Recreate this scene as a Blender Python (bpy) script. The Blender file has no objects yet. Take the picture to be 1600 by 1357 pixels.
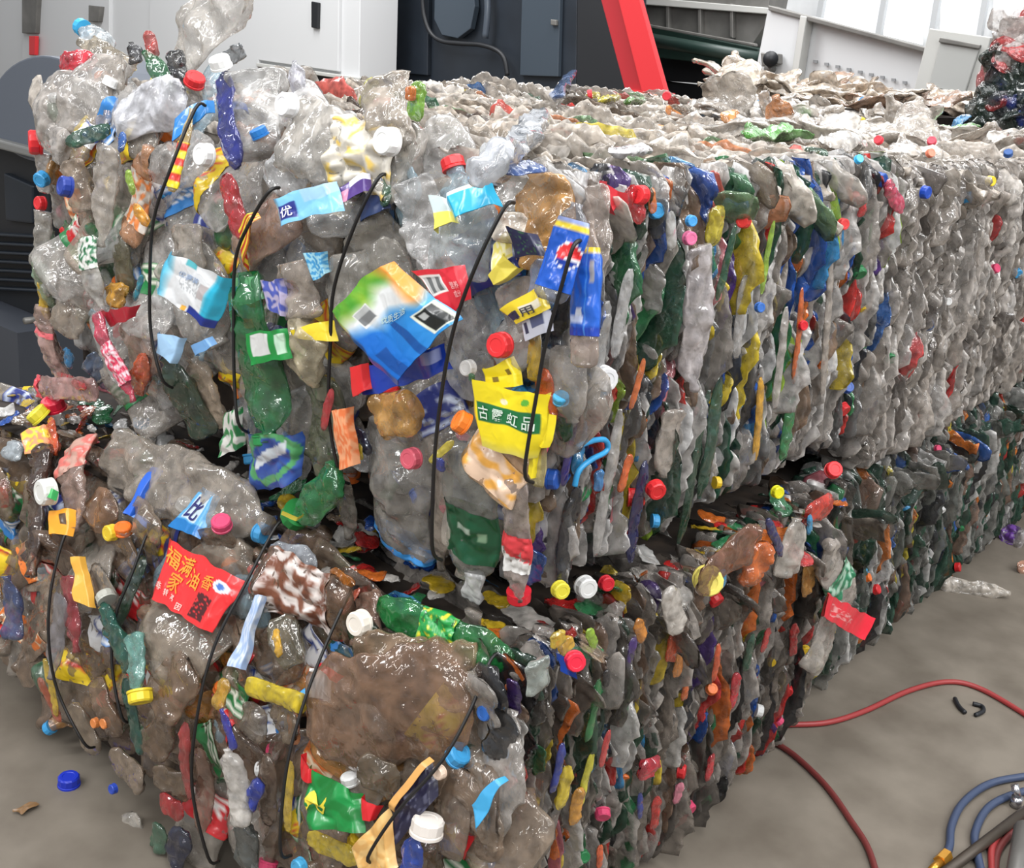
import bpy, math, random
import numpy as np
from mathutils import Vector, Matrix, noise
random.seed(7); rnd = random.Random(11)
C = bpy.context.scene.collection
scene = bpy.context.scene

# ------------------------------------------------------------------ camera
F = 1785.8353; CX, CY, H = 800.0, 678.5, 1.2
R = np.array([[0.630042470, -0.200983548, 0.750101393],
              [-0.771141104, -0.275843599, 0.573804588],
              [0.091585366, -0.939955277, -0.328779858]])
cam = bpy.data.cameras.new('camera'); cam.sensor_width = 36; cam.sensor_fit = 'HORIZONTAL'
cam.lens = F * 36 / 1600; cam.clip_start = 0.02
co = bpy.data.objects.new('camera', cam); C.objects.link(co)
m = Matrix.Identity(4)
for i in range(3):
    m[i][0], m[i][1], m[i][2] = R[i][0], -R[i][1], -R[i][2]
m[2][3] = H
co.matrix_world = m; scene.camera = co
# ------------------------------------------------------------------ world, lights, exposure
w = bpy.data.worlds.new('hall_light'); scene.world = w; w.use_nodes = True
w.node_tree.nodes['Background'].inputs[0].default_value = (0.93, 0.96, 1.0, 1)
w.node_tree.nodes['Background'].inputs[1].default_value = 0.42
def area(name, loc, target, sx, sy, power, col=(1, 1, 1)):
    l = bpy.data.lights.new(name, 'AREA'); l.shape = 'RECTANGLE'; l.size = sx; l.size_y = sy; l.energy = power; l.color = col
    o = bpy.data.objects.new(name, l); C.objects.link(o); o.location = loc
    o.rotation_euler = (Vector(target) - Vector(loc)).to_track_quat('-Z', 'Y').to_euler(); return o
area('added_light', (0.5, 0.2, 3.6), (1.4, 1.2, 0.8), 0.3, 3.2, 62)  # all area lights here are added out of view for their effect
area('added_light', (-1.6, 1.0, 3.2), (1.2, 1.2, 0.6), 0.3, 3.0, 50)
area('added_light', (2.6, -1.9, 3.4), (2.4, 0.8, 0.6), 0.5, 3.4, 95)  # added to brighten the long sides of the bales
area('added_light', (3.6, 2.0, 4.6), (3.4, 2.0, 0.8), 2.5, 3.0, 75)
area('added_light', (3.6, 6.5, 5.2), (6.6, 6.0, 1.5), 2.0, 4.0, 330)  # added out of view to brighten the white cabinet
for i in range(5):  # narrow unseen lights added to give glints on the plastic
    area('added_light', (-2.6 + i * 1.1, -2.2 + (i % 2) * .8, 3.3), (1.4, 1.2, 0.5), 0.12, 1.6, 16)
    area('added_light', (-2.4 + i * .5, 3.4 - i * .3, 3.0), (1.2, 1.4, 0.5), 0.12, 1.6, 12)
area('added_light', (8.0, 3.5, 6.0), (10.0, 4.5, 1.5), 3.0, 5.0, 500)
scene.view_settings.view_transform = 'Standard'; scene.view_settings.look = 'None'
scene.view_settings.gamma = 1; scene.view_settings.use_curve_mapping = False
scene.view_settings.exposure = 0.14

# ------------------------------------------------------------------ helpers
def lin(c):
    return tuple((v / 255 / 12.92 if v / 255 <= 0.04045 else ((v / 255 + 0.055) / 1.055) ** 2.4) for v in c[:3])
def ray(px, py): return R @ np.array([px - CX, py - CY, F]) / F
def on_plane(px, py, ax, val):
    r = ray(px, py); o = H if ax == 2 else 0.0
    p = r * ((val - o) / r[ax]); p[2] += H; return Vector(p)
def depth(p): return float(R[:, 2] @ (np.array(p) - np.array([0, 0, H])))

_mats = {}
def mat(name, col=None, rough=0.5, metal=0.0, spec=0.5, emis=0, bump=0, bscale=20, use='const', alpha=None, noise_mix=0.0, nscale=8, col2=None, coat=0):
    if name in _mats: return _mats[name]
    M = bpy.data.materials.new(name); M.use_nodes = True; nt = M.node_tree; N = nt.nodes; L = nt.links
    b = N['Principled BSDF']; b.inputs['Roughness'].default_value = rough; b.inputs['Metallic'].default_value = metal
    b.inputs['Specular IOR Level'].default_value = spec
    b.inputs['Coat Weight'].default_value = coat
    tc = N.new('ShaderNodeTexCoord')
    src = None
    if use == 'object':
        oi = N.new('ShaderNodeObjectInfo'); src = oi.outputs['Color']
        alpha_src = oi.outputs['Alpha']
    elif use == 'attr':
        at = N.new('ShaderNodeVertexColor'); at.layer_name = 'print'; src = at.outputs['Color']
        alpha_src = at.outputs['Alpha']
    else:
        rgb = N.new('ShaderNodeRGB'); rgb.outputs[0].default_value = (*lin(col), 1); src = rgb.outputs[0]
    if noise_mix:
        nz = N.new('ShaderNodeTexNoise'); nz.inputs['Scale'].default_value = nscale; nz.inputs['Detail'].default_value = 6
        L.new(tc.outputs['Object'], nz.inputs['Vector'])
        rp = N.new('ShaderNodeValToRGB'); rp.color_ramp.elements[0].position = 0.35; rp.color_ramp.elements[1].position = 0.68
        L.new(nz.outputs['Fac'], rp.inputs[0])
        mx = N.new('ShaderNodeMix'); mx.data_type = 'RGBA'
        if col2 is not None:
            ml = N.new('ShaderNodeMath'); ml.operation = 'MULTIPLY'; ml.inputs[1].default_value = noise_mix
            L.new(rp.outputs[0], ml.inputs[0]); L.new(ml.outputs[0], mx.inputs[0])
            mx.inputs[7].default_value = (*lin(col2), 1)
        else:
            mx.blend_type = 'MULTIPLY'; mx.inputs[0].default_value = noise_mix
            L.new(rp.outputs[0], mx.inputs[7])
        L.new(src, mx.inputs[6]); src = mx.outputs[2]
    L.new(src, b.inputs['Base Color'])
    if emis:
        L.new(src, b.inputs['Emission Color']); b.inputs['Emission Strength'].default_value = emis
    if bump:
        def ridge(sc, det):
            v = N.new('ShaderNodeTexNoise'); v.noise_type = 'RIDGED_MULTIFRACTAL'; v.inputs['Scale'].default_value = sc; v.inputs['Detail'].default_value = det
            v.inputs['Distortion'].default_value = .9; v.inputs['Gain'].default_value = 1.4; L.new(tc.outputs['Object'], v.inputs['Vector']); return v
        v = ridge(bscale * .6, 2); v2 = ridge(bscale * 2.2, 2)
        ad = N.new('ShaderNodeMath'); ad.operation = 'MULTIPLY_ADD'; ad.inputs[1].default_value = .22
        L.new(v2.outputs['Fac'], ad.inputs[0]); L.new(v.outputs['Fac'], ad.inputs[2])
        bp = N.new('ShaderNodeBump'); bp.inputs['Strength'].default_value = bump; bp.inputs['Distance'].default_value = 0.30 / bscale
        L.new(ad.outputs[0], bp.inputs['Height']); L.new(bp.outputs[0], b.inputs['Normal']); L.new(bp.outputs[0], b.inputs['Coat Normal']); b.inputs['Coat Roughness'].default_value = .06
    if alpha:
        lw = N.new('ShaderNodeLayerWeight'); lw.inputs['Blend'].default_value = .35
        if bump: L.new(bp.outputs[0], lw.inputs['Normal'])
        m1 = N.new('ShaderNodeMath'); m1.operation = 'MULTIPLY_ADD'; m1.inputs[1].default_value = .95; m1.inputs[2].default_value = .52
        L.new(lw.outputs['Facing'], m1.inputs[0])
        m2 = N.new('ShaderNodeMath'); m2.operation = 'MULTIPLY'; m2.use_clamp = True; L.new(m1.outputs[0], m2.inputs[0]); L.new(alpha_src, m2.inputs[1])
        L.new(m2.outputs[0], b.inputs['Alpha'])
    _mats[name] = M; return M
PLASTIC = mat('crumpled_clear_plastic', use='object', alpha=True, rough=0.15, spec=1.0, bump=0.8, bscale=48, noise_mix=0.6, nscale=48, coat=0.9)  # dark noise in the colour imitates refractive contrast of crinkles, besides dirt
PLASTIC_A = mat('crumpled_plastic_mixed', use='attr', alpha=True, rough=0.14, spec=0.8, bump=0.7, bscale=55, noise_mix=0.6, nscale=60)  # same crinkle contrast and dirt, put into the colour as dark noise
CAPM = mat('cap_plastic', use='object', rough=0.38)
LABEL = mat('printed_film', use='attr', rough=0.28, bump=0.35, bscale=30, coat=0.2)
FILM = mat('film_plain', use='object', rough=0.26, bump=0.5, bscale=34, coat=0.2)
BLACK = mat('strap_black', (22, 20, 20), rough=0.45)
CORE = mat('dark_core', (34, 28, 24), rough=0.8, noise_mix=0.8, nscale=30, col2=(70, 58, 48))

def mesh(name, V, Fc, mt, cols=None, smooth=True):
    me = bpy.data.meshes.new(name); me.from_pydata([tuple(v) for v in V], [], Fc); me.materials.append(mt)
    if smooth: me.polygons.foreach_set('use_smooth', [True] * len(me.polygons))
    if cols is not None:
        a = me.color_attributes.new('print', 'FLOAT_COLOR', 'POINT')
        arr = np.ones((len(V), 4), dtype=np.float32); c = np.array(cols, dtype=np.float32); arr[:, :c.shape[1]] = c
        a.data.foreach_set('color', arr.ravel())
    me.update(); return me
def link(name, data, parent=None, loc=(0, 0, 0), rot=None, color=None, label=None):
    o = bpy.data.objects.new(name, data); C.objects.link(o)
    M4 = Matrix.Translation(loc) if rot is None else (Matrix.Translation(loc) @ rot.to_4x4())
    if parent is not None:
        o.parent = parent
        if parent.get('is_root'): M4 = Matrix.Translation(-Vector(parent.location)) @ M4
    o.matrix_basis = M4
    if color is not None: o.color = color
    if label: o['label'] = label
    return o
def root(name, label, cat, loc, group=None, kind=None):
    o = bpy.data.objects.new(name, None); C.objects.link(o); o.location = loc; o.empty_display_size = 0.05
    o['label'] = label; o['category'] = cat; o['is_root'] = 1
    if group: o['group'] = group
    return o
def tag(o, label, cat, group=None):
    o['label'] = label; o['category'] = cat
    if group: o['group'] = group
    return o
def struct(o): o['kind'] = 'structure'; return o
def boxvf(x0, x1, y0, y1, z0, z1, base=0):
    V = [(x, y, z) for x in (x0, x1) for y in (y0, y1) for z in (z0, z1)]
    Fc = [(0, 1, 3, 2), (4, 6, 7, 5), (0, 4, 5, 1), (2, 3, 7, 6), (0, 2, 6, 4), (1, 5, 7, 3)]
    return V, [tuple(i + base for i in f) for f in Fc]
def join(parts):
    V, Fc = [], []
    for v, f in parts:
        b = len(V); V += list(v); Fc += [tuple(i + b for i in q) for q in f]
    return V, Fc
def tube(pts, r, n=8, closed=False):
    pts = [Vector(p) for p in pts]; V, Fc = [], []
    up = Vector((0, 0, 1)); px = None
    for i, p in enumerate(pts):
        a = pts[max(0, i - 1)]; b = pts[min(len(pts) - 1, i + 1)]; t = (b - a).normalized()
        if px is None:
            px = t.cross(up) if abs(t.dot(up)) < 0.95 else t.cross(Vector((1, 0, 0)))
        px = (px - t * px.dot(t)).normalized(); py = t.cross(px)
        for k in range(n):
            an = 2 * math.pi * k / n; V.append(p + px * math.cos(an) * r + py * math.sin(an) * r)
    for i in range(len(pts) - 1):
        for k in range(n): Fc.append((i * n + k, i * n + (k + 1) % n, (i + 1) * n + (k + 1) % n, (i + 1) * n + k))
    Fc.append(tuple(range(n))[::-1]); Fc.append(tuple(range((len(pts) - 1) * n, len(pts) * n)))
    return V, Fc
def spline(pts, n=8):
    pts = [Vector(p) for p in pts]; out = []
    for i in range(len(pts) - 1):
        p0, p1, p2, p3 = pts[max(0, i - 1)], pts[i], pts[i + 1], pts[min(len(pts) - 1, i + 2)]
        for k in range(n):
            t = k / n; out.append(0.5 * ((2 * p1) + (p2 - p0) * t + (2 * p0 - 5 * p1 + 4 * p2 - p3) * t * t + (3 * p1 - p0 - 3 * p2 + p3) * t ** 3))
    out.append(pts[-1]); return out
_txt = {}
def text2d(s):
    """flat text as unit-box vertices and faces"""
    if s in _txt: return _txt[s]
    cu = bpy.data.curves.new('lettering', 'FONT'); cu.body = s; cu.resolution_u = 2; cu.offset = 0.012
    o = bpy.data.objects.new('lettering', cu); C.objects.link(o)
    dg = bpy.context.evaluated_depsgraph_get(); me = bpy.data.meshes.new_from_object(o.evaluated_get(dg))
    V = np.array([v.co[:2] for v in me.vertices]); Fc = [tuple(p.vertices) for p in me.polygons]
    bpy.data.objects.remove(o); bpy.data.curves.remove(cu); bpy.data.meshes.remove(me)
    if len(V): V = (V - V.min(0)) / np.maximum(V.max(0) - V.min(0), 1e-6)
    _txt[s] = (V, Fc); return _txt[s]

# ------------------------------------------------------------------ crushed bottle builder
SHAPES = {
 'std': [(0, .55), (.03, .9), (.08, 1), (.62, 1), (.72, .93), (.82, .66), (.9, .38), (.93, .26), (1, .25)],
 'wide': [(0, .7), (.04, .96), (.1, 1), (.72, 1), (.82, .9), (.9, .6), (.94, .3), (1, .3)],
 'tub': [(0, .75), (.03, .95), (.1, 1), (.5, .9), (.9, 1), (.97, .97), (1, .93)],
 'bag': [(0, .35), (.06, .75), (.2, 1), (.5, .94), (.8, 1), (.94, .7), (1, .3)],
 'slim': [(0, .6), (.04, .9), (.1, 1), (.4, .86), (.55, 1), (.75, .9), (.88, .5), (.93, .34), (1, .32)],
}
def prof(sh, t):
    P = SHAPES[sh]
    for (a, ra), (b, rb) in zip(P, P[1:]):
        if t <= b: k = (t - a) / (b - a); k = k * k * (3 - 2 * k); return ra + (rb - ra) * k
    return P[-1][1]
def surf(L, W, T, sh, seed, crump=1.0, ribs=0, bend=0.0, jag=0.0):
    sv = Vector((seed * 7.31 % 50, seed * 3.7 % 50, seed * 1.9 % 50)); fr = 1.0 / max(W, 0.03) * 1.5
    def S(t, th, off=0.0):
        r = prof(sh, t); w = W / 2 * r + off; nk = max(0.0, (t - 0.86) / 0.14) if sh in ('std', 'wide', 'slim') else 0
        h = (T / 2 * min(1, r * 1.15)); h = h * (1 - nk) + min(W / 2 * r, 0.014) * nk + off
        if nk > 0.4: w = w * (1 - nk) + (min(W / 2 * r, 0.014) + off) * nk
        if ribs: k = 1 + 0.05 * math.sin(t * ribs * 2 * math.pi) * (1 - nk); w *= k; h *= k
        c, s = math.cos(th), math.sin(th)
        x = w * c; z = h * math.copysign(abs(s) ** 0.75, s); y = L * t
        q = Vector((x, y, z * 1.5)) * fr + sv
        d, _ = noise.voronoi(q); f1 = d[1] - d[0]
        d2, _ = noise.voronoi(q * 2.3 + sv); f2 = d2[1] - d2[0]
        k = (1 - nk) * crump
        dz = (T * 0.55 * (0.35 - f1) + T * 0.28 * (0.35 - f2)) * k
        z -= dz * (1 if s >= 0 else -1) * min(1, abs(s) * 2.2)
        x += W * 0.10 * k * noise.noise(q * 0.9 + Vector((9, 2, 4))) + bend * L * math.sin(t * math.pi)
        if jag: x += W * jag * noise.noise(Vector((c * 1.5, y * 45, seed))) ; x += W * jag * .5 * noise.noise(Vector((c * 1.5, y * 120, seed)))
        z += T * 0.9 * k * noise.noise(Vector((x * 5, y * 9, seed)))
        return Vector((x, y, z))
    return S
def tube_mesh(name, S, t0, t1, nt, nth, mt, off=0.0, cols=None, ends=True):
    V, Fc, K = [], [], []
    for i in range(nt + 1):
        t = t0 + (t1 - t0) * i / nt
        for k in range(nth):
            th = 2 * math.pi * k / nth; V.append(S(t, th, off))
            if cols: K.append(cols((math.cos(th) + 1) / 2, i / nt, math.sin(th) >= 0))
    for i in range(nt):
        for k in range(nth):
            Fc.append((i * nth + k, i * nth + (k + 1) % nth, (i + 1) * nth + (k + 1) % nth, (i + 1) * nth + k))
    if ends: Fc.append(tuple(range(nth))[::-1]); Fc.append(tuple(range(nt * nth, (nt + 1) * nth)))
    return mesh(name, V, Fc, mt, K if cols else None)
def cap_mesh(r, h, name='cap'):
    V, Fc = [], []; n = 24
    prof_ = [(r * 1.08, 0), (r * 1.08, h * .18), (r * .98, h * .22), (r, h * .3), (r, h * .85), (r * .9, h), (r * .6, h * 1.0), (r * .55, h * .96)]
    for j, (rr, z) in enumerate(prof_):
        for k in range(n):
            q = rr * (1 + (0.04 if 2 < j < 5 and k % 2 else 0)); a = 2 * math.pi * k / n
            V.append((q * math.cos(a), z, q * math.sin(a)))
    for j in range(len(prof_) - 1):
        for k in range(n): Fc.append((j * n + k, j * n + (k + 1) % n, (j + 1) * n + (k + 1) % n, (j + 1) * n + k))
    Fc.append(tuple(range(n))); Fc.append(tuple(range((len(prof_) - 1) * n, len(prof_) * n)))
    return mesh(name, V, Fc, CAPM, smooth=False)
CAP = cap_mesh(0.014, 0.015)

def add_text(V, Fc, K, P, texts):
    """texts: (string, origin(s,t), xvec(s,t), yvec(s,t), colour) lettered a little above the sheet"""
    for s, o, xv, yv, c in texts:
        tv, tf = text2d(s)
        if not len(tv): continue
        b = len(V)
        for a, e in tv:
            V.append(P(o[0] + a * xv[0] + e * yv[0], o[1] + a * xv[1] + e * yv[1], 0.0014)); K.append(lin(c))
        Fc += [tuple(i + b for i in f) for f in tf]

# ------------------------------------------------------------------ bales
# front face of the upper bale lies at x ~ 1.0, of the lower at x ~ 0.88; long sides at y ~ 0.71 / 0.67
def xf_up(y, z):
    y = min(y, 2.1); x = 1.0 + (0.10 * max(0, (y - 1.6) / 0.2) ** 2 if y > 1.6 else 0)
    x -= 0.018 * math.sin((y - 0.71) / 1.09 * math.pi * 4) ** 2
    z = max(.4, min(z, 1.08))
    if z > 1.0: x += (z - 1.0) * 0.5
    if z < 0.66: x += (0.66 - z) * 0.35
    return x
def xf_lo(y, z):
    y = max(.4, min(y, 2.1)); z = max(-.1, min(z, .56))
    x = 0.87 + 0.12 * max(0, (z - 0.22) / 0.28) ** 2 - 0.02 * math.sin((y - .66) * 9) ** 2
    if y > 1.75: x += 0.12 * ((y - 1.75) / 0.25) ** 2
    return min(x, 1.25)
FRONT = {'U': xf_up, 'L': xf_lo}
def px_front(b, px, py, d=0.0):
    x = 1.0
    for _ in range(14):
        p = on_plane(px, py, 0, x); x = 0.5 * x + 0.5 * (FRONT[b](p.y, p.z) - d)
    p = on_plane(px, py, 0, x); ym = {'U': 1.85, 'L': 2.03}[b]     # past the rounded left edge: on the bale's left flank
    if p.y > ym: p = on_plane(px, py, 1, ym)
    return p
YS = {'U': 0.71, 'L': 0.665, 'U2': 0.70, 'L2': 0.70}
def px_side(b, px, py, d=0.0): return on_plane(px, py, 1, YS[b] - d)

upper = root('plastic_bottle_bale', 'upper front bale of crushed clear bottles, black straps, blue and green label in its middle', 'bale', (1.5, 1.25, 0.57), 'strapped bales of crushed bottles')
upper2 = root('plastic_bottle_bale', 'upper bale of plain greyish clear bottles behind the front one, few coloured caps', 'bale', (2.9, 1.25, 0.5), 'strapped bales of crushed bottles')
lower = root('plastic_bottle_bale', 'lower front bale of dirty brownish bottles standing on the floor, red label with yellow characters', 'bale', (1.4, 1.3, 0.0), 'strapped bales of crushed bottles')
lower2 = root('plastic_bottle_bale', 'lower bale of dark green and mixed bottles on the floor under the plain grey one', 'bale', (2.7, 1.25, 0.0), 'strapped bales of crushed bottles')
BALE = {'U': upper, 'L': lower, 'U2': upper2, 'L2': lower2}
for key, lb, lc in (('R2', 'flat-topped pale bale of the second row, hidden below its top behind the front row', (2.7, 2.25, 0)), ('R', 'pale bale of loose dusty bottles behind the top row, under the green conveyor', (5.0, 2.7, 0))):
    BALE[key] = root('plastic_bottle_bale', lb, 'bale', lc, 'strapped bales of crushed bottles')
def own(b, p):
    if b in ('U', 'U2', 'R2'):
        if p.y > 1.95 and p.x > 1.9: return 'R2' if p.x < 3.9 else 'R'
        return 'U2' if p.x > 1.965 else 'U'
    if b in ('L', 'L2'): return 'L2' if p.x > 1.9 else 'L'
    return b
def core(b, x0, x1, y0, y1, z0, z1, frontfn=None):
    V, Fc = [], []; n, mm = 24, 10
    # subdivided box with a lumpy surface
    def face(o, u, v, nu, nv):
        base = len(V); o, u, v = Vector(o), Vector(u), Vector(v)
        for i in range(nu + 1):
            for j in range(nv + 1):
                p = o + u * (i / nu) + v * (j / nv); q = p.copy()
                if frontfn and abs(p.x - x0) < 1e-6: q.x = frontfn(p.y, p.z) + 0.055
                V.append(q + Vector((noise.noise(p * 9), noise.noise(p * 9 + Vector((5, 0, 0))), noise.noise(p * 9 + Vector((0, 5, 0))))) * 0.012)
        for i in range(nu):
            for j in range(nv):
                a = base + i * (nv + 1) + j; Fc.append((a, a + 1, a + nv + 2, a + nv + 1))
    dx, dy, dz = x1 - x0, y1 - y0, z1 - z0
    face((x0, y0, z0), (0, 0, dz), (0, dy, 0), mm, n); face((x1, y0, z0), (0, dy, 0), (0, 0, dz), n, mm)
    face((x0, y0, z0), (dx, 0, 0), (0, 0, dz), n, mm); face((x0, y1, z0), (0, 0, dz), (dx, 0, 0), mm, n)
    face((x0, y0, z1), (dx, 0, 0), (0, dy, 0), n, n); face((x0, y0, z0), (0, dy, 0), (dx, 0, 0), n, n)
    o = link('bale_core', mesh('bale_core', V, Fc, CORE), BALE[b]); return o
core('U', 1.0, 1.93, 0.74, 1.74, 0.60, 1.03, lambda y, z: max(xf_up(y, z), 1.0))
core('L', 0.9, 1.86, 0.70, 2.0, 0.01, 0.47, lambda y, z: min(xf_lo(y, z), 1.0))
core('U2', 1.97, 3.75, 0.735, 1.9, 0.51, 1.01)
core('L2', 1.92, 3.5, 0.735, 1.9, 0.01, 0.45)

# --- palettes (sRGB, alpha)
def pick(pal):
    tot = sum(p[0] for p in pal); r = rnd.random() * tot
    for p in pal:
        r -= p[0]
        if r <= 0: break
    c = p[1]; k = rnd.uniform(0.9, 1.22); return (*[min(1, v * k) for v in lin(c)], p[2])
CLR_U = [(8, (205, 200, 194), .62), (6, (190, 180, 168), .66), (4, (222, 220, 217), .6), (3, (176, 160, 142), .7), (1.2, (50, 120, 70), .8), (.8, (170, 200, 215), .6), (.6, (215, 160, 90), .75)]
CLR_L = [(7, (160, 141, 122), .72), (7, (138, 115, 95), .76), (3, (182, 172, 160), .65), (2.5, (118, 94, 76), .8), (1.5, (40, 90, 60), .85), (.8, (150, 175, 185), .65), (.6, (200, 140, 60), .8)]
SIDE_U = [(28, (208, 203, 198), .88), (16, (176, 168, 160), .85), (6, (110, 108, 106), .85), (9, (232, 230, 228), .92), (6, (36, 78, 58), .92), (3, (52, 128, 78), .92), (3.4, (44, 88, 168), 1), (1.8, (70, 150, 205), 1), (2.6, (205, 58, 52), 1), (1.8, (226, 118, 48), 1), (2.2, (222, 196, 60), 1), (2, (150, 182, 60), 1), (5, (34, 38, 46), .95), (1, (92, 62, 140), 1), (1.2, (216, 130, 136), 1), (4, (146, 122, 102), .9)]
SIDE_U2 = [(20, (206, 198, 190), .9), (14, (182, 172, 162), .88), (6, (196, 190, 184), .85), (5, (128, 120, 114), .85), (.5, (200, 60, 60), 1), (.3, (60, 110, 180), 1)]
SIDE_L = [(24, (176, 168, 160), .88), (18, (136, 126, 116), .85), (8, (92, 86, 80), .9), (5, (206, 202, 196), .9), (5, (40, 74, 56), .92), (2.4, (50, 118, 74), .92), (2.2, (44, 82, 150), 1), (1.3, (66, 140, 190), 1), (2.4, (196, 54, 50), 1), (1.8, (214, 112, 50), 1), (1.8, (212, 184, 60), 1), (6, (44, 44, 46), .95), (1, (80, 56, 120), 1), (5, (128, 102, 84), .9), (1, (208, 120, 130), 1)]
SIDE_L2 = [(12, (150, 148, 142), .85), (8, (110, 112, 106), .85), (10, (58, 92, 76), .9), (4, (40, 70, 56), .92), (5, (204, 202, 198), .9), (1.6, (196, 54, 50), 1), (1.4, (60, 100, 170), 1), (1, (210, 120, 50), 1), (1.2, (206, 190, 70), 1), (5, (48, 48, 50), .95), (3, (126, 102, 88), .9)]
TOP_U = [(22, (214, 204, 192), .9), (14, (196, 184, 170), .9), (6, (226, 218, 208), .9), (5, (164, 150, 134), .9), (1, (130, 160, 120), .92), (.5, (52, 96, 70), .92), (2.4, (206, 96, 86), 1), (1.6, (220, 150, 110), 1), (1, (220, 200, 90), 1), (.5, (70, 120, 180), 1), (1.2, (90, 76, 66), .95)]
TOP_U2 = [(22, (206, 196, 184), .88), (14, (188, 176, 162), .88), (8, (222, 214, 204), .85), (3, (150, 132, 116), .9), (.6, (130, 190, 110), .9), (.4, (206, 70, 64), 1), (.3, (70, 150, 205), 1), (.4, (226, 150, 90), 1)]

# --- shared flattened bottle meshes (edge-on layers)
LOW = {}
def lowres(seed, L, W, T, sh):
    S = surf(L, W, T, sh, seed, 1.3, bend=rnd.uniform(-.12, .12), jag=.2)
    me = tube_mesh('flattened_bottle', S, 0, 1, 20, 12, PLASTIC); LOW[me.name] = tube_mesh('flattened_bottle_low', S, 0, 1, 15, 8, PLASTIC); return me
FLAT = [lowres(i + 1, rnd.uniform(.11, .22), rnd.uniform(.045, .08), rnd.uniform(.006, .015), rnd.choice(['std', 'std', 'wide', 'bag', 'slim'])) for i in range(16)]
TINY = [lowres(i + 40, rnd.uniform(.04, .09), rnd.uniform(.02, .045), rnd.uniform(.004, .009), rnd.choice(['bag', 'tub', 'wide'])) for i in range(8)]
def npv(me):
    a = np.empty(len(me.vertices) * 3, dtype=np.float32); me.vertices.foreach_get('co', a); return a.reshape(-1, 3), [tuple(p.vertices) for p in me.polygons]
_npc = {}
class Heap:
    """collects copies; the nearest go out as parts, the rest as one joined part of kind stuff"""
    def __init__(s, b, name='flattened_bottle'): s.b = b; s.name = name; s.items = []
    def add(s, me, M3, loc, col): s.items.append((depth(loc), me, M3, Vector(loc), col))
    def out(s, n=300, stuff='compressed_plastic'):
        s.items.sort(key=lambda q: q[0])
        first = None
        for _, me, M3, loc, col in s.items[:n]:
            if first is None: first = bpy.data.objects.new(s.name, me)
            o = first if not first.users_collection else first.copy()
            o.data = me; C.objects.link(o); o.parent = BALE[s.b] if isinstance(s.b, str) else s.b
            o.matrix_basis = Matrix.Translation(loc - Vector(o.parent.location)) @ M3.to_4x4(); o.color = col
        VV, FF, KK, nb = [], [], [], 0
        for _, me, M3, loc, col in s.items[n:]:
            if me.name not in _npc: _npc[me.name] = npv(LOW.get(me.name, me))
            v, f = _npc[me.name]; VV.append(v @ np.array(M3).T + np.array(loc)); KK.append(np.tile(np.array(col, dtype=np.float32), (len(v), 1)))
            FF += [tuple(i + nb for i in q) for q in f]; nb += len(v)
        if VV:
            o = link(stuff, mesh(stuff, np.concatenate(VV).tolist(), FF, PLASTIC_A, np.concatenate(KK)), BALE[s.b] if isinstance(s.b, str) else s.b)
            o['kind'] = 'stuff'
def frame(yaxis, zaxis):
    y = Vector(yaxis).normalized(); z = Vector(zaxis); z = (z - y * z.dot(y)).normalized(); x = y.cross(z)
    return Matrix((x, y, z)).transposed()
def side_layers(h, b, x0, x1, z0, z1, pal, step=0.0125, per=4, jit=.0065, ysurf=None):
    ys = ysurf or YS[b]; x = x0
    while x < x1:
        x += step * rnd.uniform(.6, 1.4)
        for k in range(per):
            me = rnd.choice(FLAT if rnd.random() < .72 else TINY)
            a = rnd.gauss(0, .24) + (math.pi if rnd.random() < .5 else 0)   # angle from vertical inside the layer
            zc = z0 + (z1 - z0) * (k + rnd.random()) / per
            ax = Vector((0.13 + rnd.gauss(0, .06), math.sin(a), math.cos(a)))
            nz = Vector((1, rnd.gauss(0, .12), -.12 + rnd.gauss(0, .08)))
            M3 = frame(ax, nz); hw = 0.03 if me in FLAT else 0.015
            Lh = me.vertices[-1].co.y / 2
            c = Vector((x, ys + hw * abs(math.cos(a)) * .9 + abs(math.sin(a)) * Lh * .9 + rnd.gauss(0, jit), zc))
            ext = abs(math.cos(a)) * Lh
            c.z = min(max(c.z, z0 + ext * .8), z1 - ext * .8)
            h.add(me, M3, c - M3 @ Vector((0, Lh, 0)), pick(pal))
def top_layers(h, b, x0, x1, y0, y1, zt, pal, step=.013, per=8, jit=.008):
    x = x0
    while x < x1:
        x += step * rnd.uniform(.6, 1.4)
        for k in range(per):
            me = rnd.choice(FLAT if rnd.random() < .8 else TINY)
            a = rnd.gauss(0, .22) + (math.pi if rnd.random() < .5 else 0)
            yc = y0 + (y1 - y0) * (k + rnd.random()) / per
            ax = Vector((rnd.gauss(0, .06), math.cos(a), math.sin(a))); M3 = frame(ax, Vector((1, rnd.gauss(0, .06), rnd.gauss(.35, .35))))
            hw = .028 if me in FLAT else .014; Lh = me.vertices[-1].co.y / 2
            c = Vector((x, yc, zt - hw * .9 - abs(math.sin(a)) * Lh * .8 + rnd.gauss(0, jit)))
            h.add(me, M3, c - M3 @ Vector((0, Lh, 0)), pick(pal))
hU, hU2, hL, hL2 = Heap('U'), Heap('U2'), Heap('L'), Heap('L2')
side_layers(hU, 'U', 1.0, 1.95, .585, 1.05, SIDE_U, step=.0062, per=5)
top_layers(hU, 'U', 1.04, 1.97, .76, 1.84, 1.05, TOP_U, step=.0075)
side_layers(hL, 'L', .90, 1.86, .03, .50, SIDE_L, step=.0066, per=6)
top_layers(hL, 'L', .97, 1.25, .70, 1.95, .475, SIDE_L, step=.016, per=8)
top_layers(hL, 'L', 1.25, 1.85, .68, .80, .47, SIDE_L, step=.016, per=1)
side_layers(hU2, 'U2', 1.96, 3.7, .50, 1.03, SIDE_U2, step=.0085, per=6, jit=.006)
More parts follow.
